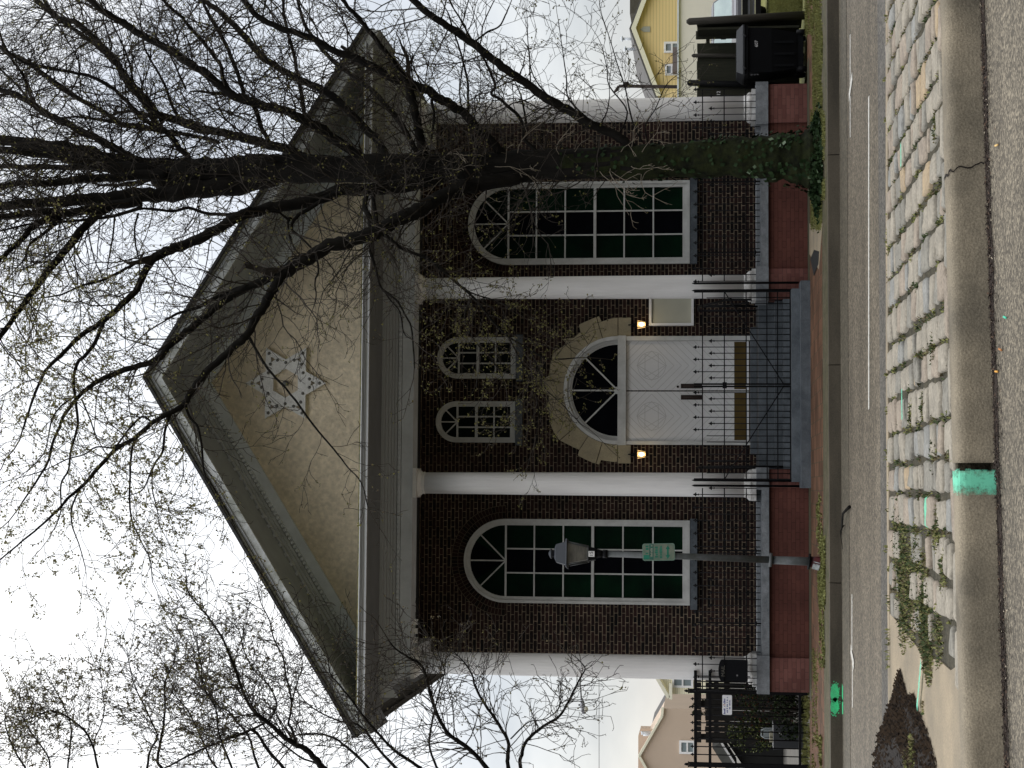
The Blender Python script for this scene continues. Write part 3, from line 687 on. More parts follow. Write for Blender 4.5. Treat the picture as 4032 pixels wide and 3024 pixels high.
# raking cornice, one piece per slope:  layers given as (depth below roof line top, bottom, y front, y back, material)
LAY = [(.0, .05, 26.93, 27.1, 3), (.052, .10, 26.97, 27.1, 1), (.102, .245, 27.0, 27.06, 2), (.225, .25, 27.062, YF-.0, 4), (.252, .30, YF-.26, YF+.05, 1), (.302, .35, YF-.18, YF+.05, 1), (.352, .40, YF-.12, YF+.05, 1), (.402, .66, YF-.02, YF+.06, 5)]
for s in (-1, 1):
    rk = MB()
    for (d0, d1, y0, y1, mi) in LAY:
        xe = RX0 if s < 0 else RX1
        if y0 < 27.05 or mi == 4: xe = xe
        else: xe = LX0+.15 if s < 0 else LX1-.15
        pts = [(CXR, ZA-d0), (xe, zr(xe)-d0), (xe, zr(xe)-d1), (CXR, ZA-d1)]
        if s > 0: pts = pts[::-1]
        rk.prism(pts, y0, y1, mi)
    rc = rk.build('raking_cornice', [mTrim, mat('rake_moulding', (.50, .52, .54), .85, var=.25, vs=5), mTrim2, mat('mossy_roof_edge', (.17, .165, .13), .95, vs=6, col2=(.06, .06, .04), fine=.3), mat('rake_soffit', (.36, .385, .42), .85, vs=1.5, col2=(.29, .31, .34)), mTrim], BLD)
    dn = MB(); dm = MB(); t = .35
    ln = math.hypot(CXR-RX0, ZA-ZE); ux, uz = s*(CXR-RX0)/ln, -(ZA-ZE)/ln
    dm.obox(Vector((CXR+ux*ln*.47, YF-.265, ZA+uz*ln*.47-.275)), Vector((ux, 0, uz))*ln*.44, Vector((0, .012, 0)), Vector((-uz*s, 0, ux*s))*.016)
    while t < ln-.9:
        c = Vector((CXR+ux*t, YF-.05, ZA+uz*t-.44/1)); dn.obox(c, Vector((ux, 0, uz))*.024, Vector((0, .04, 0)), Vector((-uz*s, 0, ux*s))*.026)
        t += .083
    t = .45
    while t < ln-.7:
        c = Vector((CXR+ux*t, YF-.30, ZA+uz*t-.275)); dm.obox(c, Vector((ux, 0, uz))*.03, Vector((0, .06, 0)), Vector((-uz*s, 0, ux*s))*.022)
        t += .19
    dn.build('dentil_row', mTrim, rc); dm.build('modillion_row', mat('modillion', (.50, .52, .55), .8), rc)
# roof
for s in (-1, 1):
    rf = MB(); xe = (RX0-.05) if s < 0 else (RX1+.05)
    pts = [(CXR, ZA+.06), (xe, zr(xe)+.06), (xe, zr(xe)+.004), (CXR, ZA+.004)]
    if s > 0: pts = pts[::-1]
    rf.prism(pts, 26.90, 50.2); 
    rf_o = rf.build('roof', mRoof, BLD)
gu = MB()
for s, X in ((-1, RX0), (1, RX1)):
    gu.box(X-.06*s if s < 0 else X-.12, X+.12 if s < 0 else X+.06, 27.12, 50, 7.20, 7.31)
    gu.box(min(X, X-s*.3), max(X, X-s*.3), 27.08, 50, 7.235, 7.27)
gu.build('gutter', mat('dark_gutter', (.06, .055, .045), .8, var=.3), BLD)
for s_ in (2452, 2488, 2524):
    lsk = MB(); c = wp(1622, s_, YF+.1); lsk.box(c.x-.045, c.x+.045, YF+.25, YF+.34, ZB-.07, ZB-.001, 0); lsk.lathe(c.x, YF+.295, [(.02, ZB-.10), (.028, ZB-.09), (.028, ZB-.071)], 10, 1); lsk.build('lamp_socket', [mWhite, mIron], BLD)
# star
st_ = MB(); c = wp(1120, 1509, YF); cx_, cz_ = c.x, wz(1120, YF, 1509)
top, bot = wz(968, YF, 1512), wz(1284, YF, 1512); cz_ = (top+bot)/2; R_ = (top-bot)/2
def hexagram(R, r0):
    return [((R if i % 2 == 0 else r0)*math.sin(i*math.pi/6), (R if i % 2 == 0 else r0)*math.cos(i*math.pi/6)) for i in range(12)]
outp = hexagram(R_, R_*.577); hexi = [(R_*.36*math.sin(i*math.pi/6+0), R_*.36*math.cos(i*math.pi/6)) for i in range(12)]
hexi = []
for i in range(12):
    r = R_*.355*(math.cos(math.pi/6) if i % 2 == 0 else 1.0); hexi.append((r*math.sin(i*math.pi/6), r*math.cos(i*math.pi/6)))
y0, y1 = YF-.03, YF+.048
# body ring is built as a star with a hexagonal hole, points carry triangular piercings
for i in range(6):
    a = i*2; P0 = outp[a]; L0 = outp[(a-1) % 12]; R0 = outp[(a+1) % 12]
    hl, hm, hr = hexi[(a-1) % 12], hexi[a], hexi[(a+1) % 12]
    cen = ((P0[0]+L0[0]+R0[0])/3, (P0[1]+L0[1]+R0[1])/3); f_ = .24
    tri = [(cen[0]+(q[0]-cen[0])*f_, cen[1]+(q[1]-cen[1])*f_) for q in (P0, R0, L0)]
    T = lambda q: (cx_+q[0], cz_+q[1])
    for quad in ([P0, L0, tri[2], tri[0]], [R0, P0, tri[0], tri[1]], [L0, R0, tri[1], tri[2]], [L0, hl, hm], [L0, hm, R0], [R0, hm, hr]):
        pts = [T(q) for q in quad]
        ar = sum(pts[k][0]*pts[(k+1) % len(pts)][1]-pts[(k+1) % len(pts)][0]*pts[k][1] for k in range(len(pts)))
        if ar < 0: pts = pts[::-1]
        st_.prism(pts, y0, y1)
sto = st_.build('star_emblem', mat('star_whitewash', (.80, .79, .77), .8, vs=9, col2=(.64, .63, .61), fine=.15), BLD)
mBg = mat('bulb_grey', (.16, .16, .15), .5)
for i in range(12):
    a0 = i*math.pi/6
    r = R_*(.80 if i % 2 == 0 else .50)
    if i % 2 == 0: ps = [(R_*.84, 0), (R_*.60, .17), (R_*.60, -.17)]
    else: ps = [(R_*.50, 0)]
    for rr_, da in ps:
        X, Z = cx_+rr_*math.sin(a0+da), cz_+rr_*math.cos(a0+da)
        MB().tube([(X, y0-.03, Z), (X, y0, Z)], [.014, .030], 8).build('bulb', mBg, sto)
MB().tube([(cx_, y1-.01, cz_-.0), (cx_, y0-.02, cz_)], [.045, .05], 10).build('bulb', mBg, sto)

# ---------------- windows
def window(s0, s1, vt, vb, vspring, rows, cols_m, fw, sill, rail_row=None, greens=False, i0=None, i1=None, name='window', bw=None, sw=None):
    X0, X1 = wx(s1, YW), wx(s0, YW); cx = (X0+X1)/2; hw = (X1-X0)/2
    sm_ = (s0+s1)/2
    zt_, zb_ = wz(vt, YW, sm_), wz(vb, YW, sm_); zs = zt_-hw; bw = bw or fw
    if vspring: zmun = wz(vspring, YW, sm_)
    n = 22
    O = arch(cx, hw, zb_, zs, n); I = arch(cx, hw-fw, zb_+bw, zs, n); I2 = arch(cx, hw-fw*.42, zb_+bw*.42, zs, n)
    fr = MB(); fr.ring(O, I2, YW-.075, YW-.002); fr.ring(arch(cx, hw-fw*.40, zb_+bw*.40, zs, n), I, YW-.05, YW-.003)
    W = fr.build(name, mTrimW, BLD)
    gz = MB(); ihw = hw-fw+.01
    gt = arch(cx, ihw, zmun, zs, n) if zmun < zs+.0 else arch(cx, ihw, zs, zs, n)
    # glass by columns and fan
    yb = YW-.012
    third = [cx-ihw, cx-ihw/3, cx+ihw/3, cx+ihw]
    for k in range(3):
        gz.add([(third[k], yb, zb_+bw-.01), (third[k+1], yb, zb_+bw-.01), (third[k+1], yb, zmun), (third[k], yb, zmun)], [(0, 1, 2, 3)], 0 if (greens and k != 1) else 1)
    fan = [(p[0], yb, max(p[1], zmun)) for p in gt]
    gz.add([(cx, yb, zmun)]+fan, [(0, i, i+1) for i in range(1, len(fan))], 0)
    if greens:
        gz.m[-len(fan)+1:] = [1]*(len(fan)-1); m_ = len(fan)-1
        for i in range(m_//4+2): gz.m[-m_+i] = 0; gz.m[-1-i] = 0
    gz.build('pane', [mGreenG if greens else mDarkG2, mDarkG if greens else mDarkG2], W)
    mu_ = MB(); t = .013
    for k in (1, 2): mu_.box(third[k]-t, third[k]+t, YW-.036, YW-.014, zb_+bw, zmun)
    for r in rows:
        zz = wz(r, YW, sm_); tt = t*(1.9 if r == rail_row else 1)
        mu_.box(cx-ihw, cx+ihw, YW-.040 if r != rail_row else YW-.055, YW-.0145, zz-tt, zz+tt)
    mu_.box(cx-ihw, cx+ihw, YW-.041, YW-.0145, zmun-t*1.3, zmun+t*1.3)
    Rr = (zs-zmun)+ihw
    for a in (45, 90, 135):
        a = math.radians(a); d = Vector((math.cos(a), 0, math.sin(a)))
        tl = min(Rr, ihw*1.0+ (zs-zmun)*math.sin(a)+.0)
        # meet the arch
        tl = 0
        while True:
            p = (cx+d.x*tl, zmun+d.z*tl)
            if p[1] > zs and (p[0]-cx)**2+(p[1]-zs)**2 > (ihw)**2: break
            if abs(p[0]-cx) > ihw: break
            tl += .01
        mu_.obox(Vector((cx, YW-.026, zmun))+d*tl*.5, d*tl*.5, Vector((0, .011, 0)), Vector((-d.z, 0, d.x))*t*.9)
    mu_.build('glazing_bar', mTrimW, W)
    sv0, sv1, ss0, ss1 = sill
    s = MB().box(wx(ss1, YW), wx(ss0, YW), YW-.11, YW-.003, wz(sv1, YW, sm_), wz(sv0, YW, sm_)-.004)
    s.build('sill', mSill, W)
    return cx, hw, zs
mTrimW = mat('window_white', (.60, .60, .58), .55, vs=4, col2=(.47, .47, .45))
mDarkG2 = mat('small_window_pane', (.004, .007, .006), .6, vs=3, col2=(.007, .010, .008), spec=.02)
big = []
big.append(window(2050, 2384, 1828, 2716, 1992, (2104, 2218, 2334, 2453, 2571), 3, .115, (2717, 2745, 2043, 2400), 2334, True, bw=.13))
big.append(window(711, 1038, 1845, 2716, 2003, (2113, 2226, 2343, 2458, 2572.6), 3, .115, (2717, 2745, 704, 1040), 2343, True, bw=.13))
for a, b, dv in ((1582, 1746, 0), (1326.7, 1490.7, 6)):
    window(a, b, 1718+dv, 2030+dv*.4, 1802+dv, (1877+dv, 1946+dv), 3, .095, (2031+dv*.4, 2058+dv*.4, a-10, b+11), 1877+dv, False)
# gauged brick arches over the tall windows
for cx, hw, zs in big:
    ab = MB(); 
    for ring_ in (0, 1):
        r0 = hw+.012+ring_*.115; r1 = r0+.105; n = 40+ring_*6
        for i in range(n):
            a0 = math.pi*(i+.07)/n; a1 = math.pi*(i+.93)/n
            pts = [(cx+r0*math.cos(a0), zs+r0*math.sin(a0)), (cx+r1*math.cos(a0), zs+r1*math.sin(a0)), (cx+r1*math.cos(a1), zs+r1*math.sin(a1)), (cx+r0*math.cos(a1), zs+r0*math.sin(a1))]
            ab.prism(pts, YW-.006, YW-.001, random.choice((0, 0, 1)))
    n = 40; O = [(cx+(hw+.245)*math.cos(math.pi*i/n), zs+(hw+.245)*math.sin(math.pi*i/n)) for i in range(n+1)]; I = [(cx+(hw+.003)*math.cos(math.pi*i/n), zs+(hw+.003)*math.sin(math.pi*i/n)) for i in range(n+1)]
    ab.ring(O, I, YW-.003, YW-.0005, 2, closed=False)
    ab.build('brick_arch', [mat('arch_brick_red', (.026, .013, .011), .9, spec=.1), mat('arch_brick_dark', (.012, .008, .007), .9, spec=.1), mat('arch_mortar', (.11, .09, .065), .9, spec=.1)], BLD)
# ---------------- entrance
sm_ = 1538
DX0, DX1 = wx(1752, YW), wx(1324.5, YW); dcx = (DX0+DX1)/2; dz0 = .907; dzt = wz(2466, YW, sm_); dls = wz(2433, YW, sm_); rin = (DX1-DX0)/2
lx0, lx1 = wx(1738, YW), wx(1342, YW)
df = MB()
df.box(DX0, lx0, YW-.09, YW-.003, dz0, dzt); df.box(lx1, DX1, YW-.09, YW-.003, dz0, dzt)
df.box(DX0-.01, DX1+.01, YW-.11, YW-.002, dzt+.001, dls)
DF = df.build('door_frame', mTrimW, BLD)
cxl = dcx; mid = (lx0+lx1)/2
def clipseg(p, q, r):
    t0, t1 = 0, 1; dx, dz = q[0]-p[0], q[1]-p[1]
    for pp, qq in ((-dx, p[0]-r[0]), (dx, r[1]-p[0]), (-dz, p[1]-r[2]), (dz, r[3]-p[1])):
        if abs(pp) < 1e-9:
            if qq < 0: return None
        else:
            t = qq/pp
            if pp < 0: t0 = max(t0, t)
            else: t1 = min(t1, t)
    return None if t0 >= t1 else ((p[0]+dx*t0, p[1]+dz*t0), (p[0]+dx*t1, p[1]+dz*t1))
for k in (0, 1):
    a, b = (lx0+.004, mid-.012) if k == 0 else (mid+.012, lx1-.004)
    d = MB(); d.box(a, b, YW-.035, YW-.004, dz0+.02, dzt-.005)
    D = d.build('door', mat('door_paint', (.72, .71, .70), .5, var=.06, vs=2), DF)
    gv = MB(); ccx, ccz = (a+b)/2, wz(2566, YW, sm_); r = (a, b, dz0+.28, dzt-.01); hwth = .0045
    def line(p, q, rect=r):
        s = clipseg(p, q, rect)
        if not s: return
        (ax_, az_), (bx_, bz_) = s; ln = math.hypot(bx_-ax_, bz_-az_)
        if ln < .02: return
        u = Vector((bx_-ax_, 0, bz_-az_))/ln
        gv.obox(((ax_+bx_)/2, YW-.0365, (az_+bz_)/2), u*ln/2, Vector((0, .0015, 0)), Vector((-u.z, 0, u.x))*hwth)
    ed = b if k == 0 else a
    for i in range(2, 14):
        rr = i*.135
        for sx_, sz_ in ((1, 1), (1, -1), (-1, 1), (-1, -1)):
            line((ccx+sx_*rr, ccz), (ccx, ccz+sz_*rr))
    R0 = .255
    for i in range(28):
        a0, a1 = 2*math.pi*i/28, 2*math.pi*(i+1)/28; line((ccx+R0*math.cos(a0), ccz+R0*math.sin(a0)), (ccx+R0*math.cos(a1), ccz+R0*math.sin(a1)))
    for sft in (0, math.pi):
        t3 = [(ccx+R0*.95*math.sin(sft+i*2*math.pi/3), ccz+R0*.95*math.cos(sft+i*2*math.pi/3)) for i in range(3)]
        for i in range(3): line(t3[i], t3[(i+1) % 3])
    gv.build('door_groove', mGroove, D)
    kp = MB().box(a+.02, b-.02, YW-.042, YW-.0352, wz(2937, YW, sm_), wz(2891, YW, sm_)); kp.build('kick_plate', mKick, D)
    ha, hb = ((mid-.16, mid-.075) if k == 0 else (mid+.045, mid+.13))
    hp = MB().box(ha, hb, YW-.043, YW-.0352, wz(2765, YW, sm_), wz(2681, YW, sm_)); hp.tube([((ha+hb)/2, YW-.09, wz(2755, YW, sm_)), ((ha+hb)/2, YW-.09, wz(2691, YW, sm_))], .012, 8)
    hp.box((ha+hb)/2-.01, (ha+hb)/2+.01, YW-.09, YW-.043, wz(2690, YW, sm_)-.03, wz(2690, YW, sm_)-.01); hp.box((ha+hb)/2-.01, (ha+hb)/2+.01, YW-.09, YW-.043, wz(2756, YW, sm_)+.0, wz(2756, YW, sm_)+.02)
    hp.build('handle', mPlate, D)
    if k == 1:
        MB().tube([(ha+.03, YW-.06, wz(2669, YW, sm_)), (ha+.03, YW-.036, wz(2669, YW, sm_))], .022, 12).build('lock', mPlate, D)
# fanlight
fl_ = MB(); n = 30; zc = dls+.0; 
arcp = lambda r, n=30: [(dcx+r*math.cos(math.pi*i/n), zc+r*math.sin(math.pi*i/n)) for i in range(n+1)]
fl_.ring(arcp(rin), arcp(rin-.065), YW-.12, YW-.003, 0, closed=False); fl_.ring(arcp(rin-.066), arcp(rin-.12), YW-.085, YW-.003, 1, closed=False); fl_.ring(arcp(rin-.121), arcp(rin-.15), YW-.05, YW-.003, 0, closed=False)
FL = fl_.build('fanlight', [mTrimW, mat('fan_shadow_trim', (.42, .42, .41), .6)], BLD)
g_ = MB(); pts = arcp(rin-.14); g_.add([(dcx, YW-.012, zc)]+[(p[0], YW-.012, p[1]) for p in pts], [(0, i, i+1) for i in range(1, len(pts))]); g_.build('pane', mDarkG, FL)
fb = MB()
for a in (45, 90, 135):
    a = math.radians(a); d = Vector((math.cos(a), 0, math.sin(a))); ln = rin-.14; fb.obox(Vector((dcx, YW-.03, zc))+d*ln/2, d*ln/2, Vector((0, .012, 0)), Vector((-d.z, 0, d.x))*.014)
pts = [(dcx+.068*math.cos(math.pi*i/12), zc+.068*math.sin(math.pi*i/12)) for i in range(13)]; fb.prism(pts, YW-.055, YW-.014)
fb.build('glazing_bar', mTrimW, FL)
# rusticated stone arch
sa = MB(); nV = 11
trace_ = [(1824, 1472), (1700, 1490), (1592, 1474), (1574, 1512), (1480, 1478), (1402, 1436), (1416, 1392), (1330, 1352), (1252, 1312), (1215, 1262), (1178, 1178), (1188, 1150), (1172, 1090), (1164, 1000), (1170, 930), (1120, 920), (1116, 822), (1168, 786), (1176, 720), (1200, 610), (1278, 490), (1312, 532), (1370, 480), (1424, 432), (1412, 374), (1490, 338), (1574, 304), (1594, 346), (1700, 318), (1826, 318)]
pol = []
for zx, zy in trace_:
    q = wp(1600+zx*.4823, 1100+zy*.4823, YW); pol.append((math.atan2(q.z-zc, q.x-dcx), math.hypot(q.x-dcx, q.z-zc)))
pol = [(a_ if a_ > -1.5 else a_+2*math.pi, r_2) for a_, r_2 in pol]; pol.sort()
def R_at(a):
    if a <= pol[0][0]: return pol[0][1]
    for (a0, r0), (a1, r1) in zip(pol, pol[1:]):
        if a0 <= a <= a1: return r0+(r1-r0)*(a-a0)/max(a1-a0, 1e-6)
    return pol[-1][1]
for i in range(nV):
    a0 = math.pi*i/nV+.005; a1 = math.pi*(i+1)/nV-.005; r0 = rin+.006
    angs = sorted(set([a0+(a1-a0)*k/8 for k in range(9)]+[p_[0] for p_ in pol if a0 < p_[0] < a1]))
    pr_2 = [(dcx+r0*math.cos(a), zc+r0*math.sin(a)) for a in angs]+[(dcx+R_at(a)*math.cos(a), zc+R_at(a)*math.sin(a)) for a in reversed(angs)]
    sa.prism(pr_2[::-1], YW-.06-.010*(i % 2), YW-.002)
zb2 = wz(2484, YW, sm_)
sa.box(dcx-1.33, dcx-rin-.012, YW-.052, YW-.002, zb2, zc-.006); sa.box(dcx+rin+.012, dcx+1.33, YW-.052, YW-.002, zb2, zc-.006)
sa.build('stone_arch', mStone, BLD)
# notice board (empty)
bx0, bx1 = wx(1283, YW), wx(1283, YW)+.80; bz0, bz1 = wz(2731.7, YW, 1230), wz(2556, YW, 1230)
nb = MB(); nb.ring([(bx0, bz0), (bx1, bz0), (bx1, bz1), (bx0, bz1)], [(bx0+.045, bz0+.045), (bx1-.045, bz0+.045), (bx1-.045, bz1-.045), (bx0+.045, bz1-.045)], YW-.10, YW-.003)
NB = nb.build('notice_board', mWhite, BLD)
MB().box(bx0+.046, bx1-.046, YW-.05, YW-.004, bz0+.046, bz1-.046).build('board_panel', mBoard, NB)
# wall lanterns
mGlow = mat('lantern_glow', (.9, .6, .3), .4, emit=(1.0, .58, .20), es=.85); mBulb = mat('lamp_bulb', (1, .9, .7), .4, emit=(1.0, .80, .45), es=7)
for s_ in (1278, 1789):
    c = wp(2526, s_, YW-.16); X, Z = c.x, c.z
    b = MB()
    for ka in range(4): b.tube([(X+.055*math.cos(ka*1.57+.78), YW-.16+.055*math.sin(ka*1.57+.78), Z-.08), (X+.082*math.cos(ka*1.57+.78), YW-.16+.082*math.sin(ka*1.57+.78), Z+.08)], .006, 4)
    b.tube([(X, YW-.01, Z+.20), (X, YW-.10, Z+.24), (X, YW-.16, Z+.17), (X, YW-.16, Z+.10)], .010, 6)
    b.box(X-.03, X+.03, YW-.02, YW-.003, Z+.12, Z+.27); b.lathe(X, YW-.16, [(.085, Z+.075), (.075, Z+.09), (.03, Z+.125), (.012, Z+.15)], 8); b.lathe(X, YW-.16, [(.012, Z-.10), (.045, Z-.085), (.05, Z-.075)], 8)
    LN = b.build('wall_lantern', mIron, BLD)
    MB().lathe(X, YW-.16, [(.052, Z-.07), (.078, Z+.072)], 6, smooth=False).build('lantern_glass', mGlow, LN)
    MB().lathe(X, YW-.16-.055, [(.012, Z-.045), (.035, Z-.02), (.035, Z+.02), (.012, Z+.045)], 8).build('bulb', mBulb, LN)
    pl_ = bpy.data.lights.new('lantern_light', 'POINT'); pl_.energy = .9; pl_.color = (1, .75, .4); pl_.shadow_soft_size = .06
    po = bpy.data.objects.new('lantern_light', pl_); C.objects.link(po); po.location = (X, YW-.30, Z-.05)
# stair handrails
for s_, sg in ((1195, 1), (1838, -1)):
    X = wx(s_, 29.0); h = MB(); h.tube([(X, 28.45, .35), (X, 28.45, 1.35)], .018, 8); h.tube([(X, 29.5, .80), (X, 29.5, 1.83)], .018, 8)
    h.tube([(X, 28.35, 1.28), (X, 28.45, 1.35), (X, 29.5, 1.83), (X, 30.2, 1.83)], .020, 8); h.tube([(X, 28.45, .85), (X, 29.5, 1.3)], .013, 6)
    h.tube([(X-sg*.09, 28.5, .95), (X-sg*.09, 28.5, 1.66)], .014, 6)
    h.tube([(X, 30.2, .80), (X, 30.2, 1.83)], .018, 8)
    h.build('handrail', mIron, BLD)

# ================================================================== IRONWORK
YI = 28.27
R1, R2, R3 = wz(2766, YI), wz(2852, YI), wz(2938, YI); TT, TS = wz(2728, YI), wz(2789, YI)
def finial(mb, x, y, zt, s=1.0):
    mb.lathe(x, y, [(.006, zt-.105*s), (.016*s, zt-.10*s), (.016*s, zt-.09*s), (.007, zt-.085*s), (.010, zt-.062*s), (.026*s, zt-.050*s), (.018*s, zt-.035*s), (.001, zt)], 4, smooth=False)
    mb.obox((x, y, zt-.05*s), Vector((.031*s, 0, 0)), Vector((0, .006, 0)), Vector((0, 0, .009*s)))
def fence_run(mb_p, mb_r, xa, xb, zlo, y=YI, ph=0):
    n = int(round((xb-xa)/.109)); st_p = (xb-xa)/n
    for i in range(n+1):
        x = xa+i*st_p; tall = (i+ph) % 2 == 0; zt = TT if tall else TS
        mb_p.tube([(x, y, zlo), (x, y, zt-.09)], .0075, 5); finial(mb_p, x, y, zt)
    for z in (R1, R2, R3): mb_r.box(xa, xb, y-.006, y+.006, z-.009, z+.009)
gl0, gl1 = wx(1912, YI), wx(1903, YI); gr0, gr1 = wx(1134, YI), wx(1117, YI)
for xa, xb, lab, bays in ((wx(2719, YI), gl0-.04, 'black iron railing with spear tips on the ledge between mailbox and entrance gate', (-1.0,)), (gr1+.04, wx(352, YI), 'black iron railing with spear tips on the ledge behind the big tree', (5.2,))):
    T = thing('iron_railing', ((xa+xb)/2, YI, .86), lab, 'railing', 'railings on the stone ledge')
    a, b = MB(), MB(); fence_run(a, b, xa, xb, .80); a.build('picket_row', mIron, T); b.build('rail', mIron, T)
    for X in bays+((-2.2,) if xa < 0 else (4.0,)):
        MB().box(X-.012, X+.012, YI-.012, YI+.012, .79, TT-.08).lathe(X, YI, [(.02, .86), (.045, .87), (.045, .885), (.02, .9)], 8).build('post', mIron, T)
G = thing('entrance_gate', (CX, YI-.05, .155), 'pair of closed black iron gates with spear tips across the entrance steps', 'gate')
yg = YI-.06; midg = wx(1517, yg); ZG = wz(3112, yg)
for k in (0, 1):
    xa, xb = (gl1+.07, midg-.02) if k == 0 else (midg+.02, gr0-.07)
    a, b = MB(), MB(); n = int(round((xb-xa)/.1035)); sp_ = (xb-xa)/n
    for i in range(1, n):
        x = xa+i*sp_; zt = TT if i % 2 == 0 else TS
        edge = min(x-(gl1), gr0-x)
        if edge > .82 or True:
            if edge < .80: zt = R1+.02
            a.tube([(x, yg, ZG+.0), (x, yg, zt-.09)], .0075, 5); 
            if edge >= .80: finial(a, x, yg, zt)
    for z in (R1, R2, R3, wz(3020, yg), wz(3062, yg), ZG): b.box(xa, xb, yg-.007, yg+.007, z-.009, z+.009)
    # stiles
    for x in (xa, xb): b.box(x-.014, x+.014, yg-.014, yg+.014, ZG-.01, TT-.02)
    L_ = b.build('gate_leaf', mIron, G); a.build('picket_row', mIron, L_)
    c_ = MB(); e = xa if k == 0 else xb; m_ = xb if k == 0 else xa
    c_.tube([(e, yg-.02, R2), (m_, yg-.02, wz(3085, yg))], .010, 6); c_.build('brace', mIron, L_)
MB().box(midg-.05, midg+.05, yg-.03, yg+.02, R2-.04, R2+.03).build('latch', mIron, G)
for x0 in (gl0, gl1+.05, gr0-.05, gr1):
    p = MB(); p.tube([(x0, yg, .16 if True else 0), (x0, yg, TT-.03), (x0, yg, TT+.02)], [.019, .019, .002], 8)
    p.build('gate_post', mIron, G)
# mailbox hung on the railing
mx0, mx1 = wx(2678, YI-.1), wx(2597, YI-.1); zb_, zt_2 = wz(2942, YI-.1), wz(2829, YI-.1)
MBX = thing('mailbox', ((mx0+mx1)/2, YI-.1, zb_), 'black locking mailbox with curved top hung on the railing before the leftmost column', 'mailbox')
w_ = mx1-mx0; pts = [(mx0, zb_), (mx1, zb_), (mx1, zt_2-.055)]+[(mx0+w_/2+w_/2*math.cos(math.pi*i/12), zt_2-.055+.055*math.sin(math.pi*i/12)) for i in range(1, 12)]+[(mx0, zt_2-.055)]
mm_ = mat('mailbox_black', (.004, .0045, .006), .6, spec=.12)
MB().prism(pts, YI-.20, YI-.02).build('body', mm_, MBX)
pts2 = [(mx0-.008, zt_2-.09)]+[(mx1+.008, zt_2-.09)]+[(mx0+w_/2+(w_/2+.008)*math.cos(math.pi*i/12), zt_2-.06+.065*math.sin(math.pi*i/12)) for i in range(0, 13)]
MB().prism(pts2, YI-.215, YI-.199).build('lid', mm_, MBX)
MB().text('MAIL', .085, mx0+w_/2, YI-.2165, zt_2-.085+.01).build('lettering', mat('dull_brass', (.10, .095, .08), .5), MBX)
MB().box(mx0+.085, mx0+.11, YI-.204, YI-.2, zb_+.16, zb_+.185).build('lock', mat('dull_steel', (.25, .25, .26), .4, metal=.6), MBX)

# ================================================================== STREET LAMP
YP = 25.17
LMP = thing('street_lamp', (wp(3238, 2213, YP).x, YP, 0), 'dark grey tapered lantern on a slim leaning post in front of the left tall window', 'street lamp')
def lp(v, s): return wp(v, s, YP)
mPole = mat('lamp_post_paint', (.095, .10, .105), .55, vs=7, col2=(.05, .055, .05), spec=.4)
b0 = lp(3238, 2213); b0.z = -.01
p = MB(); p.tube([b0, lp(3040, 2205)], [.066, .060], 14); p.tube([lp(3040, 2205), lp(3028, 2204)], [.105, .105], 14); p.tube([lp(3034, 2204.4), lp(2700, 2191), lp(2391, 2181)], [.052, .048, .046], 14)
PO = p.build('post', mPole, LMP)
cl = MB(); cl.tube([lp(2392, 2181), lp(2374, 2180.5)], [.062, .06], 12); cl.tube([lp(2374, 2180.5), lp(2345, 2180)], [.05, .075], 4); cl.build('neck', mIron, LMP)
tx = lp(2180, 2180).x
z0, z1, z2, z3 = lp(2345, 2180).z, lp(2318, 2180).z, lp(2235, 2182).z, lp(2192, 2183).z
def frus(mb, zz0, r0, zz1, r1, mi=0, cx=tx, rot=math.pi/4):
    v = []
    for z, r in ((zz0, r0), (zz1, r1)):
        for k in range(4): a = rot+k*math.pi/2+.12; v.append((cx+r*math.cos(a)*1.414, YP+r*math.sin(a)*1.414, z))
    mb.add(v, [(0, 1, 5, 4), (1, 2, 6, 5), (2, 3, 7, 6), (3, 0, 4, 7), (3, 2, 1, 0), (4, 5, 6, 7)], mi)
h = MB(); frus(h, z0, .085, z1, .105); 
HD = h.build('lantern_base', mIron, LMP)
h = MB(); frus(h, z1+.002, .085, z2, .155); h.build('lantern_glass', mat('frosted_grimy_glass', (.18, .17, .145), .3, vs=5, col2=(.10, .095, .085), streak=(1, 1, 4)), LMP)
h = MB()
for k in range(4):
    a = math.pi/4+k*math.pi/2+.12; h.tube([(tx+.11*1.414*math.cos(a), YP+.11*1.414*math.sin(a), z1), (tx+.168*1.414*math.cos(a), YP+.168*1.414*math.sin(a), z2)], .011, 5)
for z_, r_q in ((z1+.004, .11), (z2-.004, .168)):
    cs = [Vector((tx+r_q*1.414*math.cos(math.pi/4+k*math.pi/2+.12), YP+r_q*1.414*math.sin(math.pi/4+k*math.pi/2+.12), z_)) for k in range(4)]
    for k in range(4): h.tube([cs[k], cs[(k+1) % 4]], .009, 5)
h.build('lantern_frame', mPole, LMP)
h = MB(); frus(h, z2, .215, z2+.02, .205); frus(h, z2+.021, .17, z3, .13); frus(h, z3+.001, .13, z3+.03, .07); h.lathe(tx, YP, [(.05, z3+.03), (.055, z3+.07), (.075, z3+.075), (.075, z3+.09), (.04, z3+.11), (.02, z3+.12)], 12); h.build('lantern_cap', mat('lamp_cap_paint', (.05, .055, .065), .5), LMP)
c = lp(2331, 2180)
MB().box(c.x-.042, c.x+.042, YP-.118, YP-.112, c.z-.045, c.z+.045).build('number_plate', mWhite, LMP)
MB().text('15', .075, c.x, YP-.121, c.z).build('plate_number', mIron, LMP)
c = lp(2594, 2173)
q = [(-.125, -.235), (.125, -.235), (.125, .235), (-.125, .235)]
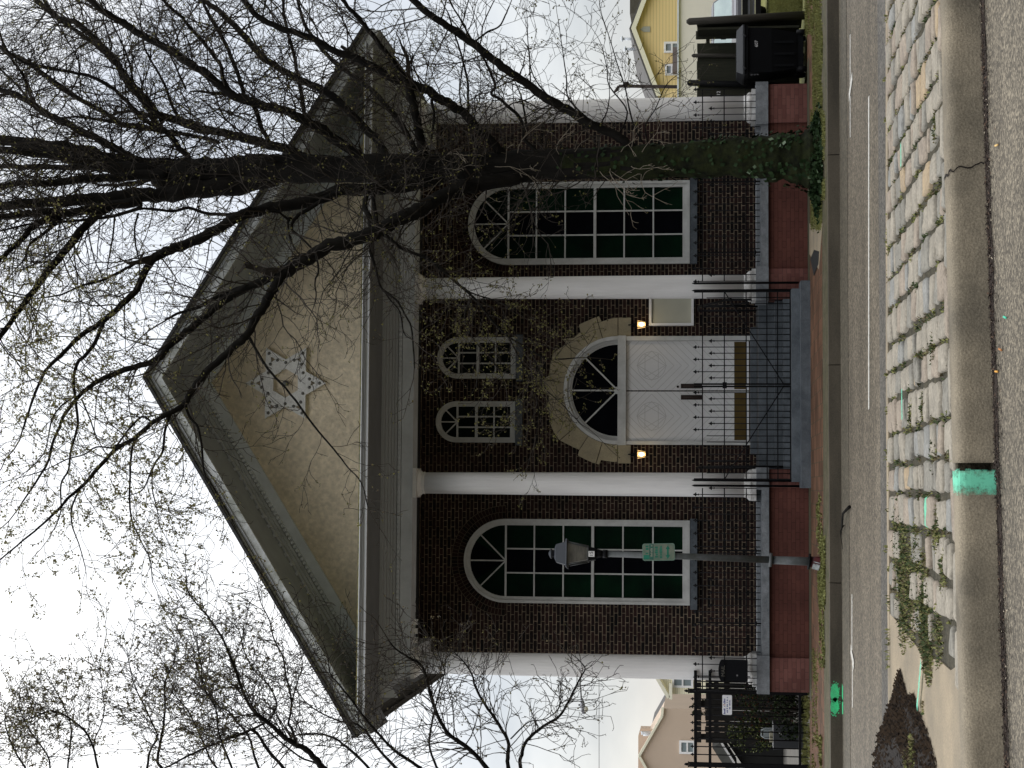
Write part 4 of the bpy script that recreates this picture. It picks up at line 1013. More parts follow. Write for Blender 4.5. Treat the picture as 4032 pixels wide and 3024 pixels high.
def rrect(cx, cz, w, h, r, n=5, ang=0):
    p = []
    for (sx_, sz_, a0) in ((1, -1, -90), (1, 1, 0), (-1, 1, 90), (-1, -1, 180)):
        for i in range(n+1):
            a = math.radians(a0+90*i/n); p.append((sx_*(w/2-r)+r*math.cos(a), sz_*(h/2-r)+r*math.sin(a)))
    return [(cx+x*math.cos(ang)-z*math.sin(ang), cz+x*math.sin(ang)+z*math.cos(ang)) for x, z in p]
an = math.radians(1.5)
SG = MB().prism(rrect(c.x, c.z, .255, .48, .035, 5, an), YP-.075, YP-.070).build('parking_sign', mat('sign_edge_green', (.16, .25, .20), .6), LMP)
MB().prism(rrect(c.x, c.z, .235, .46, .03, 5, an), YP-.0775, YP-.0755).build('sign_face', mat('faded_sign', (.20, .215, .165), .7, vs=8, col2=(.09, .16, .115)), SG)
sgx = MB(); mSG = mat('sign_green', (.02, .20, .13), .6, var=.3, vs=10)
sgx.box(c.x-.112, c.x+.112, YP-.0795, YP-.078, c.z+.075, c.z+.14, 1); sgx.box(c.x-.112, c.x-.045, YP-.0797, YP-.078, c.z+.142, c.z+.222, 0); 
worn_line(sgx, c.x-.03, c.x+.10, c.z+.18, .055, YP-.0785, 0, 3); worn_line(sgx, c.x-.10, c.x+.10, c.z+.108, .035, YP-.0797, 2, 4); worn_line(sgx, c.x-.08, c.x+.08, c.z+.035, .045, YP-.0785, 0, 5); worn_line(sgx, c.x-.09, c.x+.09, c.z-.03, .040, YP-.0785, 0, 6)
ay = c.z-.135; sgx.box(c.x-.05, c.x+.05, YP-.0797, YP-.078, ay-.013, ay+.013, 0)
for s in (-1, 1): sgx.prism([(c.x+s*.10, ay), (c.x+s*.045, ay+s*.033), (c.x+s*.045, ay-s*.033)] if s > 0 else [(c.x-.10, ay), (c.x-.045, ay-.033), (c.x-.045, ay+.033)], YP-.0797, YP-.078, 0)
sgx.build('sign_lettering', [mSG, mat('sign_pale_green', (.05, .16, .12), .7, var=.4, vs=14), mat('sign_cream', (.25, .27, .21), .7)], SG)
bs = MB(); bs.tube([lp(3190, 2212), lp(3182, 2211)], [.12, .12], 14, 0); bs.tube([lp(3236, 2213), lp(3190, 2212)], [.082, .078], 14, 1)
cc = lp(3212, 2222); bs.obox(cc+Vector((-.02, -.085, .0)), Vector((.055, -.012, -.015)), Vector((0, .004, 0)), Vector((.012, 0, .05)), 2); bs.obox(cc+Vector((.05, -.088, -.02)), Vector((.045, .01, -.01)), Vector((0, .004, 0)), Vector((.012, 0, .055)), 1)
bs.obox(cc+Vector((0, -.09, -.09)), Vector((.06, 0, 0)), Vector((0, .004, 0)), Vector((0, 0, .02)), 2)
bs.build('sticker_band', [mIron, mat('torn_red_sticker', (.15, .03, .03), .7, vs=12, col2=(.06, .03, .035)), mat('torn_white_sticker', (.5, .52, .52), .7, vs=20, col2=(.2, .2, .2))], LMP)
# ================================================================== RIGHT OF THE BUILDING: bin, wooden fence, car, walls, yellow house
YB = 28.55
mBin = mat('bin_plastic', (.0035, .004, .005), .65, spec=.10, var=.3, vs=4)
BN = thing('wheelie_bin', (wx(225, YB), YB, 0), 'black wheeled rubbish bin marked 607 standing before the dark wooden fence', 'bin')
bxa, bxb = wx(312, YB), wx(128, YB); zl = wz(2932, YB); zt2 = wz(2908, YB)
def loft(mb, secs, mi=0):
    """secs: list of (x0,x1,y0,y1,z)"""
    v = []; 
    for (x0, x1, y0, y1, z) in secs: v += [(x0, y0, z), (x1, y0, z), (x1, y1, z), (x0, y1, z)]
    n = len(secs); f = [(3, 2, 1, 0), (4*n-4, 4*n-3, 4*n-2, 4*n-1)]
    for i in range(n-1):
        for k in range(4): a = i*4+k; b = i*4+(k+1) % 4; f.append((a, b, b+4, a+4))
    mb.add(v, f, mi)
b = MB(); loft(b, [(bxa+.10, bxb-.10, YB-.22, YB+.28, .17), (bxa+.03, bxb-.03, YB-.30, YB+.32, .60), (bxa+.02, bxb-.02, YB-.32, YB+.34, zl-.06)])
loft(b, [(bxa-.01, bxb+.01, YB-.35, YB+.36, zl-.058), (bxa-.01, bxb+.01, YB-.35, YB+.36, zl)])
for i in range(3): b.box(bxa+.12+i*.2, bxa+.16+i*.2, YB-.30, YB-.285, .22, .55)
BB = b.build('body', mBin, BN)
l_ = MB(); loft(l_, [(bxa-.02, bxb+.02, YB-.37, YB+.38, zl+.003), (bxa-.02, bxb+.02, YB-.37, YB+.38, zl+.03), (bxa+.05, bxb-.05, YB-.25, YB+.36, zt2+.03)])
for s in (0, 1):
    x = bxa+.12 if s == 0 else bxb-.14; l_.tube([(x-.05, YB-.38, zl-.02), (x, YB-.36, zl+.03), (x+.05, YB-.25, zl+.07)], .018, 6)
l_.build('lid', mat('bin_lid', (.03, .033, .038), .5, spec=.35, var=.2), BN)
for s in (0, 1):
    x = bxa+.09 if s == 0 else bxb-.09
    MB().tube([(x-.03, YB+.20, .12), (x+.03, YB+.20, .12)], .12, 16).build('wheel', mIron, BN)
    MB().tube([(x-.03, YB-.20, .09), (x+.03, YB-.20, .09)], .09, 14).build('wheel', mIron, BN)
MB().box(bxa+.08, bxb-.08, YB-.21, YB+.24, .06, .17).build('axle_box', mBin, BN)
c = wp(2979, 172, YB-.33); MB().text('607', .075, c.x, YB-.33, c.z).build('painted_number', mat('bin_number_white', (.55, .55, .55), .6), BN)
c = wp(2972, 294, YB-.33)
n_ = MB()
for i, ch in enumerate('607'): n_.text(ch, .05, c.x, YB-.33, c.z+.055-.055*i)
n_.build('painted_number', mat('bin_number_grey', (.16, .16, .17), .6), BN)

mWood = mat('dark_stained_wood', (.034, .034, .020), .85, vs=4, col2=(.017, .018, .012), streak=(12, 12, .8), fine=.15)
mWoodP = mat('weathered_post', (.055, .05, .042), .85, vs=3, col2=(.03, .028, .022), streak=(6, 6, .5))
YFc = 29.25
WF = thing('wooden_fence', (wx(230, YFc), YFc, 0), 'dark stained wooden board fence behind the black rubbish bin', 'fence')
def panel(sa_, sb_, vt, y):
    xa, xb = wx(sa_, y), wx(sb_, y); m = MB(); n = max(1, int((xb-xa)/.14)); w = (xb-xa)/n
    for i in range(n):
        z = wz(vt, y)+random.uniform(-.02, .012); m.box(xa+i*w+.001, xa+(i+1)*w-.001, y, y+.02, .08, z)
    m.box(xa, xb, y+.022, y+.06, .35, .44); m.box(xa, xb, y+.022, y+.06, 1.35, 1.44)
    m.build('board_panel', mWood, WF)
panel(380, 170, 2745, YFc); panel(154, 88, 2741, YFc)
m = MB(); m.box(wx(172, YFc), wx(152, YFc), YFc+.022, YFc+.06, wz(2795, YFc), wz(2780, YFc)); m.build('rail', mWood, WF)
for s0_, s1_, vt in ((332, 341, 2704), (219, 219, 2722)):
    y = YFc-.05; m = MB(); r = .055 if vt < 2710 else .035
    a, b = wp(3168, s1_, y), wp(vt+8, s0_ if vt > 2710 else 326, y); a.z = -.01
    m.tube([a, b, b+Vector((0, 0, .03))], [r, r, r*.4], 8); m.build('post', mIron if vt < 2710 else mWoodP, WF)
y = YFc-.45; m = MB(); a, b = wp(3168, 60, y), wp(2714, 85, y); a.z = -.01; m.tube([a, b, b+Vector((0, 0, .05))], [.075, .06, .025], 10); m.build('post', mWoodP, WF)
m = MB(); xa, xb = wx(86, y), wx(60, y)
m.box(wx(100, YFc-.4)-.08, wx(100, YFc-.4)-.04, YFc-.42, YFc-.002, .1, wz(2748, YFc-.2)); 
# end return of boards by the post
m.add([(wp(3160, 112, YFc).x, YFc-.01, .05), (wp(3160, 66, y).x, y+.02, .05), (wp(2745, 88, y).x, y+.02, wz(2742, y)), (wp(2745, 112, YFc).x, YFc-.01, wz(2745, YFc))], [(0, 1, 2, 3)])
m.build('board_panel', mWood, WF)
c = wp(2830, 367, YFc-.02); MB().text('12', .085, c.x, YFc-.012, c.z).build('number', mWhite, WF)

# car
YCAR = 44.0
def car(xc, yc):
    T = thing('parked_car', (xc, yc, 0), 'dark parked car facing the street on the grass beyond the wooden fence', 'car')
    mb_ = mat('car_paint', (.05, .05, .058), .22, spec=.6); gls = mat('windscreen_painted_reflection', (.34, .42, .40), .15, spec=.6, vs=1.2, col2=(.24, .30, .30))  # pale sky reflection is painted into the windscreen colour
    b = MB(); w = .93
    loft(b, [(xc-w*.92, xc+w*.92, yc, yc+4.5, .28), (xc-w, xc+w, yc-.05, yc+4.6, .55), (xc-w*.97, xc+w*.97, yc+.02, yc+4.5, .86)])
    loft(b, [(xc-w*.94, xc+w*.94, yc+.05, yc+1.3, .862), (xc-w*.85, xc+w*.85, yc+.35, yc+1.3, 1.0)])
    loft(b, [(xc-w*.93, xc+w*.93, yc+1.0, yc+4.4, .863), (xc-w*.72, xc+w*.72, yc+1.95, yc+3.9, 1.50), (xc-w*.64, xc+w*.64, yc+2.2, yc+3.6, 1.55)])
    b.build('body', mb_, T)
    g = MB(); g.add([(xc-w*.86, yc+1.06, .93), (xc+w*.86, yc+1.06, .93), (xc+w*.67, yc+1.88, 1.475), (xc-w*.67, yc+1.88, 1.475)], [(0, 1, 2, 3)]); g.build('windscreen', gls, T)
    h = MB(); loft(h, [(xc-w*.84, xc+w*.84, yc+.10, yc+1.04, .90), (xc-w*.78, xc+w*.78, yc+.40, yc+1.02, 1.012)]); h.build('bonnet', mat('bonnet_painted_reflection', (.17, .17, .19), .25, spec=.6), T)  # lighter than the body: reflected sky put into the bonnet colour
    g = MB(); g.box(xc-w*.5, xc+w*.5, yc-.075, yc-.05, .62, .74); g.build('grille', mIron, T)
    for s in (-1, 1):
        g = MB(); g.box(xc+s*w*.55, xc+s*w*.93, yc-.07, yc-.03, .66, .80); g.build('headlight', mat('headlight_glass', (.5, .52, .55), .15, spec=.8), T)
        g = MB(); g.box(xc+s*w*1.0, xc+s*w*1.2, yc+1.35, yc+1.45, .95, 1.08); g.build('mirror', mb_, T)
        for yy in (.85, 3.6):
            g = MB(); g.tube([(xc+s*w*.78, yc+yy, .33), (xc+s*w*1.01, yc+yy, .33)], .33, 20); wh = g.build('wheel', mIron, T)
            MB().tube([(xc+s*w*1.012, yc+yy, .33), (xc+s*w*1.03, yc+yy, .33)], .2, 12).build('rim', mat('rim_metal', (.3, .3, .3), .3, metal=.8), wh)
    g = MB(); g.box(xc-w*.93, xc+w*.93, yc-.08, yc-.03, .745, .775); g.box(xc-w*.9, xc+w*.9, yc-.11, yc-.045, .40, .43); g.build('chrome_trim', mat('chrome_trim', (.7, .7, .72), .12, metal=.9), T)
    g = MB(); g.box(xc-w, xc+w, yc-.12, yc+.1, .26, .395); g.build('bumper', mIron, T)
car(wx(25, YCAR), YCAR)
# cream wall
Y_ = 54.0
CW = thing('cream_wall', (wx(150, Y_), Y_, 0), 'long plain cream wall standing behind the dark parked car', 'wall')
m = MB(); m.box(6.9, 26, Y_, Y_+.3, -.05, wz(2672, Y_)-.0, 0); m.build('wall_face', mat('cream_render', (.82, .77, .68), .85, var=.08, vs=1.0, bump=.1), CW)
m = MB(); m.box(6.9, 26, Y_-.08, Y_+.4, wz(2672, Y_)+.003, wz(2665, Y_)); m.build('coping', mTrim, CW)
# yellow house
YH = 105.0
def siding(name, c, pitch, shade=.78):
    m = bpy.data.materials.new(name); m.use_nodes = True; t = m.node_tree; P = t.nodes['Principled BSDF']; P.inputs['Roughness'].default_value = .7
    tc_ = t.nodes.new('ShaderNodeTexCoord'); s = t.nodes.new('ShaderNodeSeparateXYZ'); t.links.new(tc_.outputs['Object'], s.inputs[0])
    a = t.nodes.new('ShaderNodeMath'); a.operation = 'DIVIDE'; a.inputs[1].default_value = pitch; t.links.new(s.outputs[2], a.inputs[0])
    f = t.nodes.new('ShaderNodeMath'); f.operation = 'FRACT'; t.links.new(a.outputs[0], f.inputs[0])
    r = t.nodes.new('ShaderNodeValToRGB'); r.color_ramp.elements[0].color = (*[q*shade*.75 for q in c], 1); r.color_ramp.elements[0].position = .0; r.color_ramp.elements[1].color = (*c, 1); r.color_ramp.elements[1].position = .25
    t.links.new(f.outputs[0], r.inputs[0]); t.links.new(r.outputs[0], P.inputs['Base Color']); return m
YHS = thing('yellow_house', (wx(115, YH), YH, 0), 'yellow clapboard house with a grey gable roof rising over the cream wall', 'house')
ap_ = wp(2486, 118, YH); le = wp(2580, 368, YH); zl_ = le.z; hwid = ap_.x-le.x
xl, xr = le.x, ap_.x+hwid
m = MB(); m.prism([(xl+.15, -.1), (xr-.15, -.1), (xr-.15, zl_), (ap_.x, ap_.z-.25), (xl+.15, zl_)], YH, YH+12); HW = m.build('wall', siding('yellow_siding', (.80, .61, .29), .20), YHS)
for s in (-1, 1):
    e = xl-.25 if s < 0 else xr+.25; ze = ap_.z-(ap_.z-zl_)/hwid*(abs(e-ap_.x))
    p = [(ap_.x, ap_.z+.12), (e, ze+.12), (e, ze-.08), (ap_.x, ap_.z-.08)]; p = p if s < 0 else p[::-1]
    m = MB(); m.prism(p, YH-.35, YH+12.3); R_o = m.build('roof', mat('grey_shingles', (.11, .105, .10), .9, var=.3, vs=3), YHS)
    p = [(ap_.x, ap_.z+.0), (e, ze+.0), (e, ze-.30), (ap_.x, ap_.z-.30)]; p = p if s < 0 else p[::-1]
    m = MB(); m.prism(p, YH-.42, YH-.36); m.build('rake_board', mat('cream_board', (.80, .76, .60), .7), YHS)
def hwin(par, sa_, sb_, va, vb, y, name='window', bars=1, glass=(.25, .28, .30)):
    xa, xb = wx(sb_, y), wx(sa_, y); za, zb = wz(vb, y), wz(va, y); w = .12*(y/100)
    m = MB(); m.ring([(xa-w, za-w), (xb+w, za-w), (xb+w, zb+w), (xa-w, zb+w)], [(xa, za), (xb, za), (xb, zb), (xa, zb)], y-.12, y-.004); m.box(xa, xb, y-.10, y-.005, (za+zb)/2-w*.4, (za+zb)/2+w*.4)
    o = m.build(name, mWhite, par); m = MB(); m.add([(xa, y-.03, za), (xb, y-.03, za), (xb, y-.03, zb), (xa, y-.03, zb)], [(0, 1, 2, 3)]); m.build('pane', mat('house_glass_%d' % int(glass[0]*100), glass, .2, spec=.5), o)
hwin(YHS, 170, 198, 2620, 2668, YH); hwin(YHS, 258, 287, 2624, 2662, YH)
c0, c1 = wp(2534, 105, YH), wp(2560, 126, YH)
m = MB(); m.prism([(c1.x, c1.z), (c0.x, c1.z), (c0.x, c0.z), ((c0.x+c1.x)/2, c0.z+.2), (c1.x, c0.z)], YH-.05, YH-.003); m.build('gable_vent', mat('vent_grey', (.42, .42, .38), .7), YHS)
m = MB(); a, b = wp(2650, 295, YH), wp(2668, 205, YH); m.box(a.x, b.x, YH-1.2, YH-.01, b.z, a.z); m.build('porch_roof', mat('mauve_roof', (.16, .13, .13), .8), YHS)
for s_, va in ((153, 2452), (193, 2464)):
    m = MB(); a, b = wp(va, s_, YH+2), wp(2510, s_+1, YH+2); m.tube([b, a], .09, 8); m.tube([a, a+Vector((0, 0, .12))], [.2, .12], 8); m.build('vent_pipe', mTrim, YHS)
DH = thing('dark_roofed_house', (wx(0, 140), 140, 0), 'house with a dark brown roof end showing above the yellow house', 'house')
a, b = wp(2480, 54, 140), wp(2545, -300, 140)
m = MB(); m.prism([(a.x, b.z-1.5), (b.x, b.z-1.5), (b.x, a.z), (a.x, a.z)], 140, 150); m.build('roof', mat('brown_roof', (.10, .09, .075), .9, var=.3), DH)
m = MB(); m.box(a.x+.5, b.x, 140.4, 149.6, -.1, b.z-1.51); m.build('wall', siding('buff_siding', (.5, .42, .25), .25), DH)
YU = 60.0; UP_ = thing('utility_post', (wx(345, YU), YU, 0), 'dark wooden post with a knobbed fitting beside the rightmost column', 'post')
a, b = wp(2900, 347, YU), wp(2436, 339, YU); a.z = -.05
m = MB(); m.tube([a, b], [.07, .06], 8); m.build('pole', mat('creosoted_pole', (.03, .022, .02), .9), UP_)
m = MB(); c = wp(2466, 337, YU); m.tube([c, c+Vector((.12, 0, .02))], [.13, .10], 8); c2 = wp(2430, 352, YU); m.tube([b, c2, c2+Vector((-.1, 0, .1))], [.05, .07, .04], 6); m.build('fitting', mat('creosoted_pole', (0, 0, 0)), UP_)

# ================================================================== LEFT OF THE BUILDING
YG = 28.45
GT = thing('iron_yard_gate', (wx(2860, YG), YG, 0), 'tall black iron fence carrying a white sign in front of the dark yard', 'fence')
pz = wz(2714, YG)
def post(s_, w, vt=2714, mb=None):
    x = wx(s_, YG, 2900); m = MB(); m.box(x-w, x+w, YG-w, YG+w, -.02, wz(vt, YG)); m.box(x-w*1.15, x+w*1.15, YG-w*1.15, YG+w*1.15, wz(vt, YG)+.002, wz(vt, YG)+.02); m.lathe(x, YG, [(w*.6, wz(vt, YG)+.021), (w*.7, wz(vt, YG)+.05), (w*.2, wz(vt, YG)+.08)], 8); m.build('post', mIron, GT); return x
xp0 = post(2724, .034); xp1 = post(3014, .036); xp2 = xp1-1.25
m = MB()
for (va, vb) in ((2733, 2745), (2790, 2801), (3140, 3150)):
    m.box(xp2-.5, xp0+.34 if va < 2800 else xp0, YG-.018, YG+.018, wz(vb, YG), wz(va, YG))
m.box(xp2-.5, xp1, YG-.008, YG+.008, wz(2820, YG), wz(2815, YG)); m.build('rail', mIron, GT)
m = MB(); x = xp0-.13; i = 0
while x > xp2:
    if abs(x-xp1) > .06:
        m.tube([(x, YG, .02), (x, YG, wz(2726, YG))], .010, 6); finial(m, x, YG, wz(2718, YG), .9)
    x -= .131
m.build('picket_row', mIron, GT)
m = MB()
for x in (xp0+.08, xp0+.16, xp0+.25): m.tube([(x, YG, .87), (x, YG, wz(2733, YG))], .01, 6)
m.build('picket_row', mIron, GT)
# the notice
a, b = wp(2844, 2814, YG-.04), wp(2882, 2737, YG-.04); ccx, ccz = (a.x+b.x)/2, (a.z+b.z)/2
WSG = thing('yard_sign', (ccx, YG-.04, ccz), 'small white sign with blue lettering fixed to the black iron fence', 'sign')
MB().prism(rrect(ccx, ccz, b.x-a.x, a.z-b.z, .018), YG-.045, YG-.04).build('board', mat('sign_white', (.85, .86, .88), .5, var=.1, vs=15), WSG)
t = MB(); worn_line(t, ccx-.15, ccx-.02, ccz+.047, .036, YG-.0455, 0, 7); worn_line(t, ccx+.02, ccx+.15, ccz+.047, .036, YG-.0455, 0, 8); t.box(ccx-.005, ccx+.005, YG-.0475, YG-.0455, ccz+.028, ccz+.068, 1); worn_line(t, ccx-.13, ccx+.13, ccz, .024, YG-.0455, 0, 9); worn_line(t, ccx-.07, ccx+.08, ccz-.042, .022, YG-.0455, 0, 10)
t.build('lettering', [mat('sign_blue', (.05, .07, .28), .6), mat('sign_red', (.4, .1, .05), .6)], WSG)
# dark board screen
YS = 32.5
SCN = thing('board_screen', (wx(2800, YS), YS, 0), 'tall near black board fence behind the iron fence left of the building', 'fence')
xa, xb = wx(2925, YS), -3.35; m = MB(); zt3 = wz(2737, YS); i = 0; zz = .05
for a_, b_ in ((.05, zt3-.20), (zt3-.12, zt3)):
    n = 14; w = (xb-xa)/n
    for i in range(n): m.box(xa+i*w+.004, xa+(i+1)*w-.004, YS, YS+.02, a_, b_+random.uniform(-.01, .01))
m.box(xa, xb, YS+.022, YS+.06, .4, .5); m.box(xa, xb, YS+.022, YS+.06, zt3-.66, zt3-.56); m.box(xa, xb, YS+.022, YS+.06, zt3-.45, zt3-.36)
for x in (xa+.1, (xa+xb)/2, xb-.1): m.box(x-.05, x+.05, YS+.061, YS+.15, 0, zt3-.01)
m.build('board_panel', mat('black_stained_board', (.016, .014, .012), .9, var=.3, vs=5), SCN)
# dark lean-to shed with white gutter
YD = 38.0
SHD = thing('dark_shed', (wx(3000, YD), YD, 0), 'low dark shed with a sloping white edged roof at the far left of the yard', 'shed')
p0, p1 = wp(2862, 2920, YD), wp(2955, 3060, YD); q0, q1 = wp(2990, 2920, YD), wp(3050, 3060, YD)
m = MB(); m.prism([(p1.x-.6, .0), (p0.x, .0), (p0.x, p0.z), (p1.x, p1.z), (p1.x-.6, p1.z)], YD, YD+2.2); m.build('wall', mat('shed_board', (.018, .018, .017), .9, var=.3), SHD)
m = MB(); a, b = wp(2841, 2925, YD-.2), wp(2908, 3030, YD-.2); d = Vector((b.x-a.x, 0, b.z-a.z)); u = d.normalized(); m.obox((a+b)/2, d/2, Vector((0, .03, 0)), Vector((-u.z, 0, u.x))*-.022); m.build('gutter', mWhite, SHD)
m = MB(); nrm = Vector((u.z, 0, -u.x)); m.obox((a+b)/2+Vector((0, .9, 0))-nrm*-.13, d/2*1.05, Vector((0, .9, 0)), nrm*.10); m.build('roof', mat('shed_roof', (.11, .11, .10), .85, var=.3), SHD)
# yard clutter
def bush(name, x, y, z0, rx, rz, n, label, cols_, leaf=.05, grp=None, stems=6, cat='bush'):
    T = thing(name, (x, y, z0), label, cat, grp); s_ = MB(); l2 = MB()
    for i in range(stems*3):
        a = random.random()*6.28; t = Vector((x+math.cos(a)*rx*.7*random.random(), y+math.sin(a)*rx*.5, z0+rz*random.uniform(.5, 1.7))); s_.tube([(x, y, z0-.02), Vector((x, y, z0)).lerp(t, .5)+Vector((0, 0, .1)), t], [.012, .008, .003], 4)
    for i in range(n):
        while True:
            u = Vector((random.uniform(-1, 1), random.uniform(-1, 1), random.uniform(-1, 1)))
            if u.length < 1: break
        p = Vector((x+u.x*rx, y+u.y*rx*.7, z0+rz+u.z*rz))
        if mnoise.noise(p*2.6) < -.08: continue
        d = Vector((random.gauss(0, 1), random.gauss(0, 1), random.gauss(0, 1))).normalized()*leaf*random.uniform(.5, 1.2); q = d.cross(Vector((random.gauss(0, 1), random.gauss(0, 1), random.gauss(0, 1)))).normalized()*leaf*.35
        l2.add([p-d*.5, p+q, p+d*.5, p-q], [(0, 1, 2, 3)], random.randrange(len(cols_)))
    s_.build('stem', mTwig, T); o = l2.build('foliage', cols_, T); return T
mA, mB_, mC = mat('leaf_dark', (.010, .016, .006), .8, spec=.08), mat('leaf_mid', (.03, .042, .014), .8, spec=.08), mat('leaf_rust', (.07, .024, .014), .8, spec=.08)
bush('shrub', wx(2790, 31.2), 31.2, 0.0, .62, .62, 2600, 'rust and green shrub behind the white sign', [mA, mA, mB_, mC], grp='shrubs in the side yard')
bush('shrub', wx(2885, 31.4), 31.4, 0.25, .35, .55, 1500, 'yellow green shrub at the open end of the dark board fence', [mB_, mA, mat('leaf_yellowish', (.10, .11, .025), .7)], grp='shrubs in the side yard')
bush('shrub', wx(2790, 29.6), 29.6, 0.0, .55, .28, 1700, 'low dark ground hugging shrub at the foot of the iron fence', [mA, mA, mB_], leaf=.06, grp='shrubs in the side yard')
bush('conifer', wx(2790, 70), 70, .5, .42, .95, 1500, 'small green conifer between the tan house and the shingled porch', [mA, mB_], leaf=.14, cat='tree')
YK = 30.6
CH = thing('garden_chair', (wx(2880, YK), YK, 0), 'pale metal garden chair behind the iron fence next to the grey tub', 'chair')
mCh = mat('chair_paint', (.20, .22, .22), .5)
ca, cb2 = wx(2907, YK), wx(2868, YK); zt4 = wz(2997, YK); m = MB()
for x in (ca, cb2): m.tube([(x, YK+.22, 0), (x, YK+.20, zt4-.06), (x+(.04 if x == ca else -.04), YK+.22, zt4)], .016, 6)
m.tube([(ca+.03, YK+.22, zt4), (cb2-.03, YK+.22, zt4)], .016, 6); m.box(ca+.02, cb2-.02, YK+.19, YK+.21, .50, zt4-.03, 0); m.build('backrest', mCh, CH)
m = MB(); m.box(ca-.01, cb2+.01, YK-.2, YK+.2, .36, .39); m.build('seat', mCh, CH)
for x in (ca, cb2): m = MB(); m.tube([(x, YK-.19, 0), (x, YK-.19, .37)], .014, 6); m.build('leg', mCh, CH)
for k, s_ in enumerate((2890, 2908)):
    m = MB(); c = wp(3040, s_, YK-.5); m.box(c.x-.05, c.x+.05, YK-.6, YK-.5, c.z-.06, c.z+.045); T = m.build('cardboard_box', mat('box_card', (.36, .33, .24), .8, var=.2, vs=9)); tag(T, ['small pale box on the grey tub nearer the column', 'small pale box on the grey tub farther from the column'][k], 'box', 'pale boxes on the grey tub')
TB = thing('grey_tub', (wx(2890, YK-.5), YK-.5, 0), 'dark grey storage tub with a white disc standing behind the iron fence', 'tub')
c = wp(3060, 2893, YK-.5); m = MB(); loft(m, [(c.x-.18, c.x+.18, YK-.75, YK-.3, 0), (c.x-.22, c.x+.22, YK-.8, YK-.25, c.z+.14-.065)]); m.build('body', mat('tub_grey', (.045, .047, .052), .6), TB)
c = wp(3073, 2888, YK-.8); MB().tube([(c.x, YK-.80, c.z), (c.x, YK-.785, c.z)], .026, 12).build('disc', mWhite, TB)
# red thing on the drive
c = gp(3078, 2950, 0); m = MB(); m.tube([(c.x-.15, c.y, .10), (c.x, c.y, .16), (c.x+.14, c.y+.05, .10)], [.05, .12, .04], 8)
tag(m.build('red_bundle', mat('red_cloth', (.20, .02, .02), .8, var=.4, vs=9)), 'dark red bundle lying on the concrete yard', 'bundle')

# far houses on the left
YT = 140.0
TH = thing('tan_house', (wx(2975, YT), YT, 0), 'large plain tan house gable with one small window, left of the porch', 'house')
ap2 = wp(2517, 2975, YT); e1 = wp(2607, 2818, YT); e0 = Vector((2*ap2.x-e1.x, YT, e1.z)); xw = wx(2793, YT)
mTan = mat('tan_render', (.56, .44, .34), .85, var=.06, vs=.5)
m = MB(); m.prism([(e0.x-2, -.1), (xw, -.1), (xw, e1.z-.1), (e1.x, e1.z), (ap2.x, ap2.z), (e0.x, e0.z), (e0.x-2, e0.z-.1)], YT, YT+10); m.build('wall', mTan, TH)
m = MB()
for a, b in (((ap2.x, ap2.z), (e1.x, e1.z)), ((e0.x, e0.z), (ap2.x, ap2.z)), ((e1.x, e1.z), (xw+.1, e1.z-.05))):
    a3, b3 = Vector((a[0], YT-.15, a[1])), Vector((b[0], YT-.15, b[1])); d = b3-a3; u = d.normalized(); m.obox((a3+b3)/2, d/2, Vector((0, .12, 0)), Vector((-u.z, 0, u.x))*.10)
m.build('rake_board', mat('cream_board', (0, 0, 0)), TH)
hwin(TH, 2925, 2962, 2684, 2730, YT, glass=(.20, .24, .25))
m = MB(); m.box(wx(3200, YT), wx(2925, YT), YT+3, YT+9, wz(2620, YT), wz(2511, YT)); m.add([(wx(2925, YT), YT+3, wz(2511, YT)), (wx(2925, YT), YT+3, wz(2640, YT)), (wx(2895, YT), YT+3, wz(2640, YT)), (wx(2895, YT), YT+3, wz(2521, YT))][::-1], [(0, 1, 2, 3)]); m.build('upper_storey', mTan, TH)
m = MB(); m.tube([wp(2562, 2884, YT+1), wp(2528, 2884, YT+1), wp(2527, 2880, YT+1)], .12, 6); m.tube([wp(2562, 2893, YT+1), wp(2532, 2893, YT+1)], .12, 6); m.tube([wp(2530, 2884, YT+1), wp(2530, 2893, YT+1)], .12, 6); m.build('railing', mTrim, TH)
SH = thing('shingled_house', (wx(2790, 160), 160, 0), 'house with long grey roof and brown shingled porch beside the tan house', 'house')
Yq = 160.0; m = MB(); P4 = [wp(v_, s_, Yq) for v_, s_ in ((2634, 2748), (2628, 2742), (2567, 2850), (2560, 2885), (2634, 2885))]
m.prism([(p.x, p.z) for p in P4][::-1] if False else [(P4[4].x, P4[4].z), (P4[0].x, P4[0].z), (P4[1].x, P4[1].z), (P4[2].x, P4[2].z), (P4[3].x, P4[3].z)], Yq, Yq+8); m.build('roof', mat('grey_shingles', (0, 0, 0)), SH)
m = MB(); a, b = wp(2636, 2790, Yq), wp(2780, 2735, Yq); m.box(a.x-2, b.x, Yq+1, Yq+7, -.1, a.z); m.build('wall', siding('brown_shingle_painted_shade', (.055, .042, .03), .35), SH)  # brown darkened in the colour itself to stand for porch shade
m = MB(); a, b = wp(2640, 2795, Yq), wp(2780, 2776, Yq); m.box(a.x, b.x, Yq+.6, Yq+.98, -.1, a.z); m.build('wall_front', siding('white_shingle_wall', (.55, .5, .42), .3), SH)
m = MB(); a, b = wp(2632, 2800, Yq), wp(2640, 2740, Yq); m.box(a.x, b.x, Yq-.6, Yq-.1, b.z, a.z); m.build('fascia', mat('cream_board', (0, 0, 0)), SH)
Yr = 120.0
CH2 = thing('cream_house', (wx(2700, Yr), Yr, 0), 'cream clapboard house corner with a white framed window beside the leftmost column', 'house')
q = [wp(v_, s_, Yr) for v_, s_ in ((2780, 2733), (2632, 2733), (2595, 2670), (2560, 2610))]
